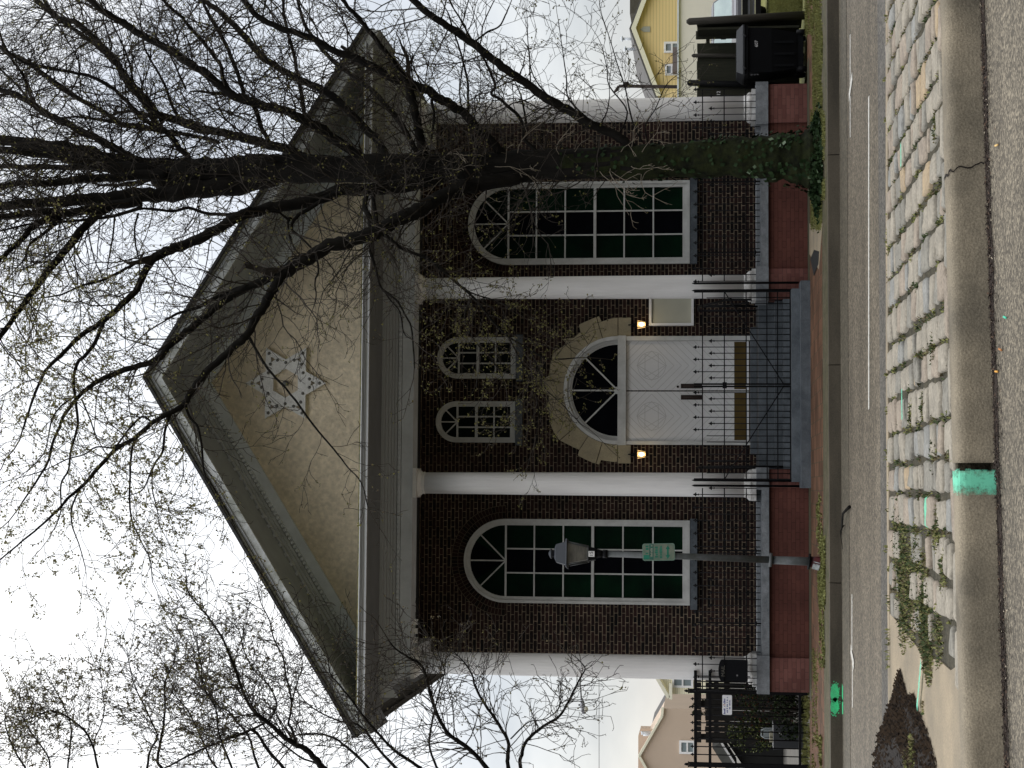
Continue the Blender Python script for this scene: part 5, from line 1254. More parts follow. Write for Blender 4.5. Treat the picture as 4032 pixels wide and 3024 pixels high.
m = MB(); m.prism([(q[0].x, -.1), (q[0].x+9, -.1), (q[0].x+9, q[3].z), (q[3].x, q[3].z), (q[2].x, q[2].z), (q[1].x, q[1].z)], Yr, Yr+9); m.build('wall', siding('cream_siding', (.86, .80, .58), .16), CH2)
m = MB(); a3, b3 = wp(2633, 2746, Yr-.3), wp(2560, 2622, Yr-.3); d = b3-a3; u = d.normalized(); m.obox((a3+b3)/2, d/2, Vector((0, .25, 0)), Vector((-u.z, 0, u.x))*.12); m.box(a3.x-.1, a3.x+1.0, Yr-.55, Yr-.05, a3.z-.25, a3.z-.02); m.build('rake_board', mat('cream_board', (0, 0, 0)), CH2)
hwin(CH2, 2655, 2701, 2656, 2722, Yr, glass=(.21, .25, .26))
# far street light and cable
YL_ = 70.0
SL_ = thing('overhead_street_light', (wx(2635, YL_), YL_, 0), 'grey street light head on a long arm in the sky left of the leftmost column', 'street lamp')
x0 = wx(2635, YL_); a = wp(2283, 2635, YL_); m = MB(); m.tube([(x0, YL_, -.05), (x0, YL_, a.z)], [.10, .06], 10); m.build('pole', mTrim, SL_)
m = MB(); m.tube([a, wp(2284, 2690, YL_), wp(2289, 2752, YL_)], .035, 8); m.build('arm', mat('arm_grey', (.22, .22, .22), .6), SL_)
h0, h1 = wp(2290, 2750, YL_), wp(2299, 2812, YL_); m = MB(); m.tube([h0, h0.lerp(h1, .25), h0.lerp(h1, .6), h0.lerp(h1, .9), h1], [.05, .09, .115, .09, .03], 12); m.build('lamp_head', mat('head_grey', (.30, .30, .32), .5), SL_)
m = MB(); c = h0.lerp(h1, .68)+Vector((0, 0, -.07)); m.lathe(c.x, c.y, [(.02, c.z-.14), (.09, c.z-.11), (.13, c.z-.02), (.13, c.z)], 12); m.build('lamp_bowl', mat('bowl_cream', (.75, .70, .58), .4), SL_)
m = MB(); c = h0.lerp(h1, .42); m.tube([c+Vector((0, 0, .09)), c+Vector((0, 0, .17))], .035, 8); m.build('sensor', mIron, SL_)
m = MB(); a, b = wp(2357, 2600, YL_), wp(2359, 3500, YL_); a.x = -3.0; m.tube([(a.x, YL_, a.z)] + [(a.x+(b.x-a.x)*i/8, YL_, a.z+(b.z-a.z)*i/8-.0*i) for i in range(1, 9)], .012, 5)
m.tube([(b.x, YL_, 0), (b.x, YL_, b.z+.5)], .12, 8); tag(m.build('overhead_cable', mat('cable_grey', (.10, .10, .10), .7)), 'thin grey overhead cable crossing the sky left of the building', 'cable')

# litter on the near road
for i, (v_, s_, col, lab) in enumerate(((3925, 1461, (.75, .38, .08), 'orange cigarette end lying upright to the kerb in the gutter litter'), (3940, 1372, (.45, .2, .08), 'small rust coloured scrap left of the orange cigarette end'), (3925, 570, (.75, .50, .2), 'yellowish scrap of paper in the gutter right of the kerb crack'), (3958, 1245, (.1, .6, .4), 'tiny green scrap on the asphalt before the kerb'))):
    p = gp(v_, s_, NZ+.012); m = MB(); m.tube([p+Vector((-.014 if i % 2 else -.006, -.03, 0)), p+Vector((0, .03, .004))], [.007, .007], 8)
    tag(m.build('cigarette_end' if i == 0 else 'litter_scrap', mat('scrap_%d' % i, col, .8)), lab, 'litter', 'litter in the near gutter')
# ================================================================== TREES
def leafmat(name, c):
    m = bpy.data.materials.new(name); m.use_nodes = True; t = m.node_tree; t.nodes.clear()
    o = t.nodes.new('ShaderNodeOutputMaterial'); a = t.nodes.new('ShaderNodeBsdfDiffuse'); b = t.nodes.new('ShaderNodeBsdfTranslucent'); x = t.nodes.new('ShaderNodeMixShader'); x.inputs[0].default_value = .5
    a.inputs[0].default_value = (*c, 1); b.inputs[0].default_value = (*c, 1); t.links.new(a.outputs[0], x.inputs[1]); t.links.new(b.outputs[0], x.inputs[2]); t.links.new(x.outputs[0], o.inputs[0]); return m
lmA, lmB = leafmat('new_leaf_olive', (.19, .18, .07)), leafmat('new_leaf_tan', (.15, .125, .075))
rnd = random.Random(21)
def rv(): return Vector((rnd.gauss(0, 1), rnd.gauss(0, 1), rnd.gauss(0, 1)))
def smooth(pts, rad, it=4, wob=.25):
    out, ro = [], []
    n = len(pts)
    for i in range(n-1):
        p0, p1, p2, p3 = pts[max(i-1, 0)], pts[i], pts[i+1], pts[min(i+2, n-1)]
        for k in range(it):
            t = k/it; q = ((p1*2)+(p2-p0)*t+(p0*2-p1*5+p2*4-p3)*t*t+(p1*3-p0-p2*3+p3)*t*t*t)*.5
            r = rad[i]*(1-t)+rad[i+1]*t
            out.append(q+rv()*r*wob*(0 if (i == 0 and k == 0) else 1)*.5); ro.append(r*(1+rnd.uniform(-.06, .08)))
    out.append(pts[-1]); ro.append(rad[-1]); return out, ro
SPAWN = []
def limb(mb, trace, w0, w1, Y0, Y1, den=1.0, sides=9, bow=0.0, spawn=True, mi=0):
    n = len(trace); pts = []; rad = []
    for i, (v, s) in enumerate(trace):
        t = i/(n-1); Y = Y0+(Y1-Y0)*t+bow*math.sin(math.pi*t)
        pts.append(wp(v, s, Y)); rad.append((w0+(w1-w0)*t)/2/F*Y*.98)
    pts, rad = smooth(pts, rad)
    mb.tube(pts, rad, sides, mi)
    if spawn: SPAWN.append((pts, rad, den))
    return pts
class Tw:
    def __init__(s): s.v = []; s.f = []; s.lv = []; s.lf = []; s.lm = []
    def seg(s, pts, r0, r1):
        n = len(pts); o = len(s.v); ref = None
        for i, p in enumerate(pts):
            d = (pts[min(i+1, n-1)]-pts[max(i-1, 0)]).normalized()
            a = d.orthogonal().normalized() if ref is None else (ref-d*ref.dot(d)).normalized()
            ref = a; b = d.cross(a); r = r0+(r1-r0)*i/(n-1)
            s.v += [tuple(p+a*r), tuple(p-a*r*.5+b*r*.87), tuple(p-a*r*.5-b*r*.87)]
        for i in range(n-1):
            for k in range(3): s.f.append((o+i*3+k, o+i*3+(k+1) % 3, o+i*3+3+(k+1) % 3, o+i*3+3+k))
    def leaf(s, p, size, m=0):
        o = len(s.lv); d = rv().normalized()*size; q = d.cross(rv()).normalized()*size*.45
        s.lv += [tuple(p), tuple(p+d*.5+q), tuple(p+d), tuple(p+d*.5-q)]; s.lf.append((o, o+1, o+2, o+3)); s.lm.append(m)
    def build(s, nm, par, mats, leafmats):
        for name, v, f, ms, mm in ((nm, s.v, s.f, mats, None), ('foliage', s.lv, s.lf, leafmats, s.lm)):
            if not f: continue
            off = OFF[par.name]; me = bpy.data.meshes.new(name); me.from_pydata([(a-off.x, b-off.y, c-off.z) for a, b, c in v], [], f)
            for m in ms: me.materials.append(m)
            if mm: me.polygons.foreach_set('material_index', mm)
            o = bpy.data.objects.new(name, me); C.objects.link(o); o.parent = par; o['kind'] = 'stuff'
def grow(T, p, d, L_, r, lvl, leafp, up=.05, maxl=3, leafs=.03):
    n = max(3, int(L_/(.11 if lvl > 1 else .14))); n = min(n, 12); sl_ = L_/n; pts = [p.copy()]; d = d.normalized()
    for i in range(n):
        d = (d+rv()*.17+Vector((0, 0, up))).normalized(); p = p+d*sl_; pts.append(p.copy())
        if lvl < maxl and i > 0 and rnd.random() < (.92 if lvl < 2 else .72):
            ax = d.cross(rv()).normalized(); ang = math.radians(rnd.uniform(28, 62)); nd = d*math.cos(ang)+ax*math.sin(ang)
            grow(T, p, nd, L_*rnd.uniform(.28, .55)*(1-.45*i/n), max(r*(1-.6*i/n)*.55, .0036), lvl+1, leafp, up, maxl, leafs)
        if lvl >= 2 and rnd.random() < leafp:
            T.leaf(p+rv()*.012, rnd.uniform(.6, 1.3)*leafs, 0 if rnd.random() < .7 else 1)
            if leafp > .8: T.leaf(p+rv()*.02, rnd.uniform(.6, 1.3)*leafs, 0 if rnd.random() < .5 else 1)
    T.seg(pts, max(r, .0042), max(r*.4, .0028))
    if rnd.random() < leafp*1.5:
        for _ in range(2): T.leaf(p+rv()*.012, rnd.uniform(.6, 1.3)*leafs, 0 if rnd.random() < .7 else 1)
def twigs(T, spawn, leaf_fn, base=.34, L0=.55, L1=1.5, up=.05, leafs=.03, keep=None):
    for pts, rad, den in spawn:
        acc = 0; nxt = rnd.uniform(.05, base)
        for i in range(len(pts)-1):
            sg = (pts[i+1]-pts[i]); acc += sg.length
            while acc > nxt:
                nxt += base*rnd.uniform(.5, 1.5)/den
                d = sg.normalized(); ax = d.cross(rv()).normalized(); ang = math.radians(rnd.uniform(35, 80))
                r = min(max(rad[i]*.32, .004), .014)
                p = pts[i].lerp(pts[i+1], rnd.random())
                if keep and rnd.random() > keep(p): continue
                lf_ = leaf_fn(p); grow(T, p, d*math.cos(ang)+ax*math.sin(ang), rnd.uniform(L0, L1)*min(1.25, .55+rad[i]*14)*(1.15 if lf_ > .8 else 1), r, 1, lf_, -.07 if lf_ > .8 else up, leafs=leafs)
        # tip
        grow(T, pts[-1], pts[-1]-pts[-2], rnd.uniform(.5, 1.1), max(rad[-1], .004), 1, leaf_fn(pts[-1]), up, leafs=leafs)

tb = gp(3232, 640, 0)
TR = thing('street_tree', (tb.x, tb.y, 0), 'big bare tree with ivy covered trunk standing in front of the brick portico', 'tree')
YT_ = tb.y
tk = MB()
trunk = [(3245, 632, 286), (3225, 630, 246), (3190, 625, 216), (3140, 622, 196), (3068, 619, 180), (2978, 618, 162), (2842, 622, 148), (2707, 627, 144), (2526, 638, 136), (2314, 642, 124), (2042, 650, 122), (1825, 662, 116), (1639, 660, 114), (1368, 668, 110), (1180, 664, 122), (1060, 662, 118), (940, 668, 114), (825, 682, 118), (740, 692, 130), (650, 697, 120), (600, 700, 60)]
pts = []; rad = []
for i, (v, s, w) in enumerate(trunk):
    p = wp(v, s, YT_); 
    if i == 0: p.z = -.06
    pts.append(p); rad.append(w/2/F*YT_)
sp_, sr_ = smooth(pts, rad, 5, .06)
# trunk with buttressed base
vs = []; fs = []; sd_ = 22
for i, (p, r) in enumerate(zip(sp_, sr_)):
    for k in range(sd_):
        a = 2*math.pi*k/sd_; hgt = max(0, 1-p.z/1.0)
        rr = r*(1+.07*mnoise.noise(Vector((math.cos(a)*1.6, math.sin(a)*1.6, p.z*.7)))+.05*mnoise.noise(Vector((math.cos(a)*4, math.sin(a)*4, p.z*2)))+hgt**2*.16*math.sin(a*5+1))
        vs.append((p.x+rr*math.cos(a), p.y+rr*math.sin(a), p.z))
for i in range(len(sp_)-1):
    for k in range(sd_): fs.append((i*sd_+k, i*sd_+(k+1) % sd_, (i+1)*sd_+(k+1) % sd_, (i+1)*sd_+k))
nm_ = len(fs); tk.add(vs, fs, 0, True)
for i in range(nm_):
    z = vs[fs[i][0]][2]; tk.m[i] = 1 if z < 3.2+random.uniform(-.6, .6) else 0
SPAWN.append(([p for p in sp_ if p.z > 2.6], [min(r, .05) for p, r in zip(sp_, sr_) if p.z > 2.6], 1.9))
tk.build('trunk', [mBark, mMossB], TR)
lm = MB(); y = YT_
# leaders
limb(lm, [(1075, 655), (880, 672), (725, 662), (588, 655), (452, 636), (330, 600), (200, 578), (80, 562), (-60, 540)], 104, 40, y, y+.6, .8, 12)
limb(lm, [(640, 660), (452, 660), (300, 628), (130, 600), (-50, 588)], 60, 30, y, y-.3, .8, 10)
limb(lm, [(1085, 690), (940, 725), (800, 745), (678, 762), (560, 768), (452, 776), (300, 790), (130, 800), (-60, 812)], 90, 34, y, y-.8, .8, 12)
limb(lm, [(660, 690), (540, 690), (452, 700), (300, 706), (200, 722), (90, 722), (-50, 745)], 46, 22, y-.2, y-.6, .9, 9)
limb(lm, [(500, 680), (400, 664), (200, 658), (0, 655), (-80, 652)], 30, 18, y+.2, y+1, .9, 8)
limb(lm, [(560, 790), (420, 812), (300, 835), (160, 835), (0, 855), (-60, 860)], 44, 20, y-.6, y-1.4, .9, 9)
limb(lm, [(430, 815), (362, 863), (300, 930), (226, 1021), (170, 1090), (90, 1202), (0, 1324), (-40, 1380)], 42, 18, y-.7, y-2.4, 1.0, 9)
limb(lm, [(300, 835), (158, 872), (80, 945), (0, 1021), (-50, 1060)], 30, 14, y-.8, y-2, 1, 8)
limb(lm, [(240, 860), (180, 915), (120, 960), (100, 1010)], 18, 8, y-.9, y-1.5, 1, 7)
limb(lm, [(560, 815), (450, 850), (360, 862), (230, 876), (130, 880), (0, 910)], 16, 8, y-.8, y-1.5, 1, 7)
# C / lower left limb rising to the left
limb(lm, [(1760, 690), (1678, 715), (1560, 735), (1452, 745), (1352, 747), (1271, 777), (1180, 800), (1090, 813), (1000, 832), (972, 836), (907, 868), (830, 915), (733, 961), (670, 985), (610, 1012)], 56, 40, y, y-2.2, .9, 11)
limb(lm, [(620, 1008), (575, 1060), (542, 1134), (480, 1200), (407, 1265), (350, 1300), (294, 1342), (240, 1400), (190, 1446), (158, 1500), (120, 1600), (90, 1690)], 32, 8, y-2.2, y-3.4, 1.1, 9)
limb(lm, [(407, 1268), (375, 1347), (335, 1400), (307, 1428), (289, 1500), (300, 1600), (305, 1680), (280, 1771), (270, 1850), (240, 1907), (240, 2010), (215, 2080)], 18, 5, y-2.9, y-3.6, 1.1, 7)
limb(lm, [(640, 1000), (560, 1022), (500, 1055), (400, 1105), (320, 1125), (240, 1160), (150, 1175)], 16, 6, y-2.2, y-2.9, 1.2, 7)
limb(lm, [(970, 838), (870, 845), (800, 838), (740, 818), (680, 832), (590, 822), (540, 825), (450, 848)], 17, 9, y-1, y-1.8, 1, 7)
limb(lm, [(545, 840), (530, 900), (535, 970), (548, 1030), (550, 1120)], 9, 5, y-1.6, y-2, 1, 6)
limb(lm, [(452, 850), (445, 930), (430, 1010), (420, 1080)], 9, 4, y-1.6, y-2, 1, 6)
limb(lm, [(1352, 748), (1290, 775), (1230, 815), (1163, 858), (1150, 905), (1180, 930), (1225, 975)], 22, 8, y-.8, y-1.4, 1.2, 7)
limb(lm, [(1155, 862), (1135, 862), (1140, 930), (1165, 985), (1200, 1020)], 12, 5, y-1.2, y-1.4, 1.2, 6)
limb(lm, [(1140, 868), (1100, 838), (1060, 835), (1000, 850)], 12, 6, y-1.2, y-1.8, 1.2, 6)
# E the big reaching limb
limb(lm, [(2100, 690), (2000, 705), (1900, 722), (1825, 738), (1744, 768), (1663, 822), (1588, 857), (1475, 917), (1362, 953), (1271, 980), (1194, 1025), (1120, 1068)], 62, 56, y, y-2.0, 1.0, 11)
limb(lm, [(1125, 1062), (1020, 1115), (934, 1151), (860, 1200), (788, 1262), (730, 1310), (684, 1345), (655, 1370), (633, 1405), (570, 1435), (497, 1455), (440, 1478), (384, 1502), (340, 1535), (316, 1554), (289, 1586), (250, 1640), (235, 1680), (205, 1750), (190, 1816), (140, 1900), (90, 1975)], 38, 7, y-2.0, y-3.6, 1.1, 9)
limb(lm, [(1180, 1030), (1060, 1090), (960, 1130), (860, 1165), (780, 1210), (700, 1235), (650, 1262)], 26, 9, y-1.9, y-2.2, 1.1, 8)
limb(lm, [(1130, 1070), (1095, 1105), (1070, 1150), (1035, 1210), (999, 1262), (977, 1314), (940, 1350), (880, 1405), (820, 1455), (771, 1515), (740, 1560), (728, 1590), (700, 1610), (663, 1630), (600, 1665), (529, 1726), (452, 1771), (371, 1862), (312, 1925), (270, 1960), (226, 2011), (150, 2080), (90, 2128), (0, 2205)], 42, 6, y-2.0, y-4.2, 1.05, 9)
limb(lm, [(730, 1592), (745, 1640), (782, 1688), (796, 1780), (804, 1861), (840, 1920), (880, 1990), (930, 2080)], 13, 4, y-3.0, y-3.3, 1.2, 6)
limb(lm, [(670, 1628), (650, 1700), (640, 1780), (615, 1815), (590, 1870), (560, 1930), (510, 1950)], 13, 4, y-3.2, y-3.6, 1.2, 6)
limb(lm, [(600, 1668), (560, 1640), (500, 1700), (450, 1760), (380, 1760), (330, 1790), (260, 1810), (180, 1850), (80, 1880)], 10, 4, y-3.3, y-3.8, 1.2, 6)
limb(lm, [(530, 1728), (515, 1800), (512, 1880), (510, 1960), (520, 2050), (560, 2140), (590, 2200), (600, 2290)], 11, 4, y-3.4, y-4.2, 1.3, 6)
limb(lm, [(600, 1850), (600, 1930), (620, 2010), (625, 2060), (650, 2110)], 7, 3, y-3.5, y-3.8, 1.4, 5)
limb(lm, [(315, 1925), (285, 1990), (282, 2060), (310, 2140), (330, 2210), (340, 2260)], 9, 3, y-3.8, y-4.2, 1.3, 5)
limb(lm, [(320, 1570), (350, 1640), (380, 1720), (425, 1800)], 8, 4, y-3.0, y-3.4, 1.3, 5)
limb(lm, [(294, 1560), (240, 1600), (205, 1650), (190, 1720), (170, 1790), (110, 1850)], 9, 4, y-3, y-3.4, 1.3, 5)
limb(lm, [(975, 1318), (1021, 1400), (1070, 1470), (1145, 1552), (1232, 1671), (1314, 1769), (1370, 1840), (1422, 1899), (1449, 1997)], 13, 4, y-2.5, y-2.9, .9, 6)
limb(lm, [(1240, 990), (1255, 1060), (1240, 1110), (1245, 1165), (1235, 1210)], 10, 4, y-1.9, y-2, 1.2, 6)
limb(lm, [(1450, 752), (1438, 790), (1436, 815), (1452, 849), (1462, 905)], 20, 22, y-.9, y-1.2, .8, 8)
limb(lm, [(1470, 755), (1476, 830), (1484, 890)], 18, 18, y-.9, y-1.2, .8, 8)
limb(lm, [(1462, 948), (1456, 985), (1480, 1060), (1501, 1134), (1540, 1165), (1565, 1188), (1595, 1240), (1619, 1288), (1628, 1378), (1632, 1450)], 13, 6, y-1.4, y-1.6, 1.3, 6)
limb(lm, [(1505, 1138), (1540, 1185), (1575, 1230), (1590, 1310), (1618, 1335)], 8, 4, y-1.4, y-1.7, 1.3, 6)
limb(lm, [(1515, 925), (1570, 970), (1610, 990), (1680, 1015), (1723, 1043), (1791, 1107), (1872, 1179), (1938, 1262), (2010, 1331), (2082, 1372), (2155, 1413), (2275, 1409)], 16, 5, y-1.3, y-.4, 2.6, 7)
limb(lm, [(1700, 1030), (1770, 1090), (1851, 1150), (1940, 1180), (2020, 1212)], 10, 4, y-1.2, y-.8, 2.4, 6)
limb(lm, [(2090, 1380), (2130, 1480), (2150, 1534), (2203, 1582), (2285, 1669)], 7, 3, y-.5, y-.3, 2.4, 6)
limb(lm, [(1990, 1300), (2050, 1420), (2090, 1500), (2120, 1600), (2110, 1720)], 8, 3, y-.5, y+.2, 3.4, 6)
limb(lm, [(1860, 1170), (1830, 1240), (1850, 1310), (1900, 1380), (1960, 1450), (1990, 1520)], 8, 3, y-.7, y+.3, 3.0, 6)
# right side
limb(lm, [(2520, 600), (2455, 553), (2385, 515), (2314, 483), (2230, 432), (2151, 385), (2080, 333), (2015, 288), (1940, 232), (1880, 184), (1820, 140), (1771, 108), (1720, 75), (1674, 43), (1610, -20), (1560, -80)], 38, 28, y, y-1.6, .9, 10)
limb(lm, [(2020, 630), (1961, 586), (1920, 540), (1880, 504), (1825, 445), (1780, 415), (1744, 396), (1690, 358), (1608, 325), (1555, 312)], 34, 40, y, y-.8, .9, 10)
limb(lm, [(1560, 312), (1531, 300), (1480, 270), (1422, 239), (1370, 215), (1314, 201), (1232, 152), (1151, 125), (1097, 108), (1015, 65), (961, 0), (930, -50)], 34, 22, y-.8, y-1.8, .9, 9)
limb(lm, [(1610, 332), (1585, 295), (1545, 240), (1504, 184), (1460, 130), (1422, 81), (1380, 40), (1341, -10)], 24, 15, y-.8, y-2, .9, 8)
limb(lm, [(1680, 640), (1663, 586), (1650, 530), (1641, 488), (1630, 420), (1612, 340)], 40, 34, y, y-.8, .8, 9)
limb(lm, [(1640, 595), (1580, 490), (1509, 401), (1440, 335), (1368, 282), (1310, 240), (1260, 184), (1205, 108), (1185, 50), (1167, -20)], 24, 12, y, y+1.2, .9, 8)
limb(lm, [(1520, 620), (1493, 560), (1422, 488), (1325, 391), (1265, 350), (1205, 325), (1120, 280), (1042, 233), (1000, 190), (961, 141), (880, 60), (830, 20), (782, -10)], 36, 22, y, y+1.0, .9, 9)
limb(lm, [(1235, 495), (1200, 450), (1184, 347), (1174, 300), (1167, 271), (1155, 200), (1151, 190), (1130, 110), (1118, 54), (1115, -20)], 18, 12, y+.4, y-.3, .9, 8)
limb(lm, [(1430, 625), (1314, 545), (1260, 505), (1205, 477), (1150, 445), (1097, 429), (988, 401), (907, 369), (850, 320), (798, 282), (717, 228), (650, 185), (581, 152), (500, 98), (450, 70), (407, 45), (350, -10)], 44, 26, y, y-1.2, .9, 10)
limb(lm, [(985, 400), (961, 370), (940, 300), (918, 244), (895, 190), (869, 136), (835, 80), (804, 22), (795, -20)], 20, 13, y-.4, y+.4, .9, 8)
limb(lm, [(915, 372), (880, 310), (870, 260), (830, 205), (798, 163), (750, 110), (717, 70), (670, 30), (636, -10)], 18, 13, y-.5, y-1.4, .9, 8)
limb(lm, [(1080, 580), (1059, 559), (1030, 500), (1004, 428), (975, 385), (940, 375)], 20, 20, y+.2, y-.2, .9, 8)
limb(lm, [(1200, 620), (1140, 592), (1060, 570), (988, 548), (930, 538), (880, 521), (800, 510), (744, 488), (670, 465), (608, 450), (575, 410), (554, 380), (500, 325), (452, 235), (380, 160), (316, 100), (270, 80), (226, 68), (180, 30), (127, -10)], 40, 20, y+.1, y+1.4, .9, 10)
limb(lm, [(640, 480), (588, 400), (530, 340), (475, 270), (407, 203), (339, 149), (290, 115), (253, 90), (200, 40), (160, -20)], 24, 14, y+.5, y+2, .9, 8)
limb(lm, [(640, 490), (588, 485), (520, 420), (452, 353), (380, 310), (307, 289), (203, 271), (150, 258), (90, 244), (0, 181)], 18, 11, y+.5, y-.2, 1, 8)
limb(lm, [(700, 530), (610, 512), (540, 500), (475, 488), (430, 455), (384, 429), (330, 400), (271, 362), (181, 298), (90, 235), (40, 215), (0, 185)], 20, 20, y+.3, y+1.8, .9, 8)
limb(lm, [(860, 560), (814, 545), (720, 525), (633, 511), (560, 495), (497, 488), (400, 472), (316, 461), (280, 460)], 18, 10, y+.1, y+.6, 1, 7)
limb(lm, [(560, 640), (500, 610), (452, 585), (390, 550), (316, 515), (260, 485), (203, 461), (170, 440), (136, 416), (70, 375), (0, 353), (-50, 320)], 34, 24, y+.2, y+1.2, .9, 9)
limb(lm, [(140, 418), (110, 350), (90, 294), (65, 260), (41, 226), (10, 160)], 14, 8, y+.9, y+.2, 1, 7)
limb(lm, [(130, 410), (70, 340), (0, 271)], 13, 8, y+.9, y+1.5, 1, 7)
limb(lm, [(760, 640), (733, 610), (700, 575), (678, 542), (630, 500), (590, 455)], 24, 22, y, y+.6, .8, 8)
limb(lm, [(710, 470), (680, 420), (650, 340), (620, 280), (590, 230), (565, 170), (550, 60)], 14, 6, y+.6, y-.2, 1, 7)
limb(lm, [(1000, 545), (950, 520), (900, 480), (870, 440), (850, 380), (820, 320), (790, 290)], 9, 5, y+.2, y+.6, 1.1, 6)
limb(lm, [(730, 350), (700, 280), (660, 200), (620, 150), (590, 70)], 9, 5, y-.7, y, 1.1, 6)
limb(lm, [(530, 350), (510, 250), (480, 170), (450, 110), (430, 60), (405, 10)], 9, 5, y+.8, y, 1.1, 6)
limb(lm, [(420, 220), (440, 180), (410, 90), (400, -10)], 9, 5, y+1, y, 1.1, 6)
limb(lm, [(280, 360), (310, 290), (305, 230), (240, 120), (200, 60)], 8, 4, y+1.2, y, 1.1, 6)
# low stubs at the right of the trunk
limb(lm, [(2170, 625), (2113, 597), (2064, 542), (2070, 500), (2070, 477), (2063, 430), (2051, 374)], 18, 7, y-.1, y-.4, .8, 7)
limb(lm, [(2066, 500), (2040, 455), (1988, 407), (1960, 385), (1934, 369), (1950, 336), (1930, 285), (1907, 233), (1885, 200), (1869, 174), (1830, 110), (1804, 60)], 15, 7, y-.2, y-.8, .9, 7)
limb(lm, [(1875, 160), (1920, 125), (1965, 105), (1990, 60), (2005, 25)], 9, 5, y-1.0, y-1.2, .6, 6)
limb(lm, [(1900, 610), (1868, 560), (1847, 488), (1843, 400), (1842, 325), (1825, 250), (1809, 190), (1785, 120), (1766, 54)], 12, 6, y, y-.8, 1.1, 7)
limb(lm, [(1700, 390), (1710, 460), (1702, 520), (1700, 545)], 14, 8, y-.7, y-.4, 1, 7)
limb(lm, [(1630, 340), (1620, 260), (1640, 200), (1655, 180)], 6, 4, y-.8, y-1, 1, 6)
limb(lm, [(2440, 560), (2370, 500), (2390, 440), (2400, 380)], 9, 4, y-.1, y-.2, 1.4, 6)
limb(lm, [(2430, 540), (2470, 440), (2400, 340), (2390, 270), (2370, 180)], 8, 3, y-.1, y-.4, 1.0, 6)
limb(lm, [(2530, 560), (2490, 480), (2465, 360), (2430, 250), (2400, 150), (2370, 60)], 8, 3, y-.1, y-.5, 1.0, 6)
limb(lm, [(2330, 480), (2240, 390), (2230, 300), (2215, 200), (2200, 90)], 8, 3, y-.2, y-.5, .9, 6)
limb(lm, [(2180, 400), (2100, 300), (2080, 180), (2075, 60)], 7, 3, y-.6, y-.4, .9, 6)
limb(lm, [(2560, 600), (2540, 500), (2580, 430), (2620, 340), (2660, 300)], 7, 3, y-.1, y-.3, 1.2, 6)
lmo = lm.build('branches', mBark, TR)
TW = Tw()
def leaf_main(p):
    v = None
    q = p-Vector((0, 0, CZ)); w = q.dot(FW); sx_, sy_ = 2016-F*q.dot(UP)/w, 1512-F*q.dot(RT)/w
    if sx_ < 540+abs(sy_-1512)*.60 and sy_ > 1050: return .95
    if sx_ < 900: return .10
    if 1650 < sx_ < 2300 and sy_ > 850: return .55
    return .12
def keep_main(p):
    if p.z > 10.8 or p.x > 6.9: return 1 if p.x > 2.6 else 1
    return .85 if p.x > 5.4 else .42
twigs(TW, SPAWN, leaf_main, .085, .45, 1.55, .03, keep=keep_main)
TW.build('twigs', TR, [mTwig], [lmA, lmB])
# pale drooping shoots on the lower trunk
TS = Tw()
for i in range(110):
    k = rnd.randrange(len(sp_)-1); p = sp_[k]
    if not 2.6 < p.z < 6.6: continue
    a = rnd.uniform(-2.7, -.4); d = Vector((math.cos(a), math.sin(a), rnd.uniform(-.5, .4)))
    grow(TS, p+Vector((d.x, d.y, 0)).normalized()*sr_[k]*.9, d, rnd.uniform(.3, .95), .006, 1, .05, -.16, leafs=.022)
TS.build('shoots', TR, [mat('pale_shoot', (.20, .17, .13), .9)], [lmA, lmB])
# ivy on the trunk
iv = MB()
for i in range(3600):
    k = rnd.randrange(len(sp_)-1); p, r = sp_[k], sr_[k]
    if p.z > 3.9: continue
    z = p.z+rnd.uniform(-.15, .15); 
    if rnd.random() > math.exp(-max(0, z-.2)*.55)+.10: continue
    a = rnd.uniform(-math.pi, math.pi); 
    if mnoise.noise(Vector((a*1.5, z*1.7, 3))) < -.12: continue
    rr = r*(1.03+.06*max(0, 1-z)*2*abs(math.sin(a*2.5)))+rnd.uniform(0, .04); nrm = Vector((math.cos(a), math.sin(a), .25)).normalized()
    c = Vector((p.x+rr*math.cos(a), p.y+rr*math.sin(a), max(.03, z))); t1 = (rv()-nrm*0).cross(nrm).normalized()*rnd.uniform(.022, .05); t2 = nrm.cross(t1)*.8+nrm*rnd.uniform(-.02, .02)
    iv.add([c-t1, c+t2, c+t1, c-t2], [(0, 1, 2, 3)], 0 if rnd.random() < .975 else 1)
for i in range(1500):
    a = rnd.uniform(-math.pi, math.pi); r = .42+abs(rnd.gauss(0, .16)); c = Vector((tb.x+r*math.cos(a)*1.1, tb.y+r*math.sin(a)*.9, rnd.uniform(.0, .16)*math.exp(-(r-.42)*3)+.02))
    t1 = rv().normalized()*rnd.uniform(.02, .045); t2 = t1.cross(rv()).normalized()*t1.length*.8; iv.add([c-t1, c+t2, c+t1, c-t2], [(0, 1, 2, 3)], 0 if rnd.random() < .95 else 1)
o = iv.build('ivy', [mIvy, mIvyL], TR); o['kind'] = 'stuff'

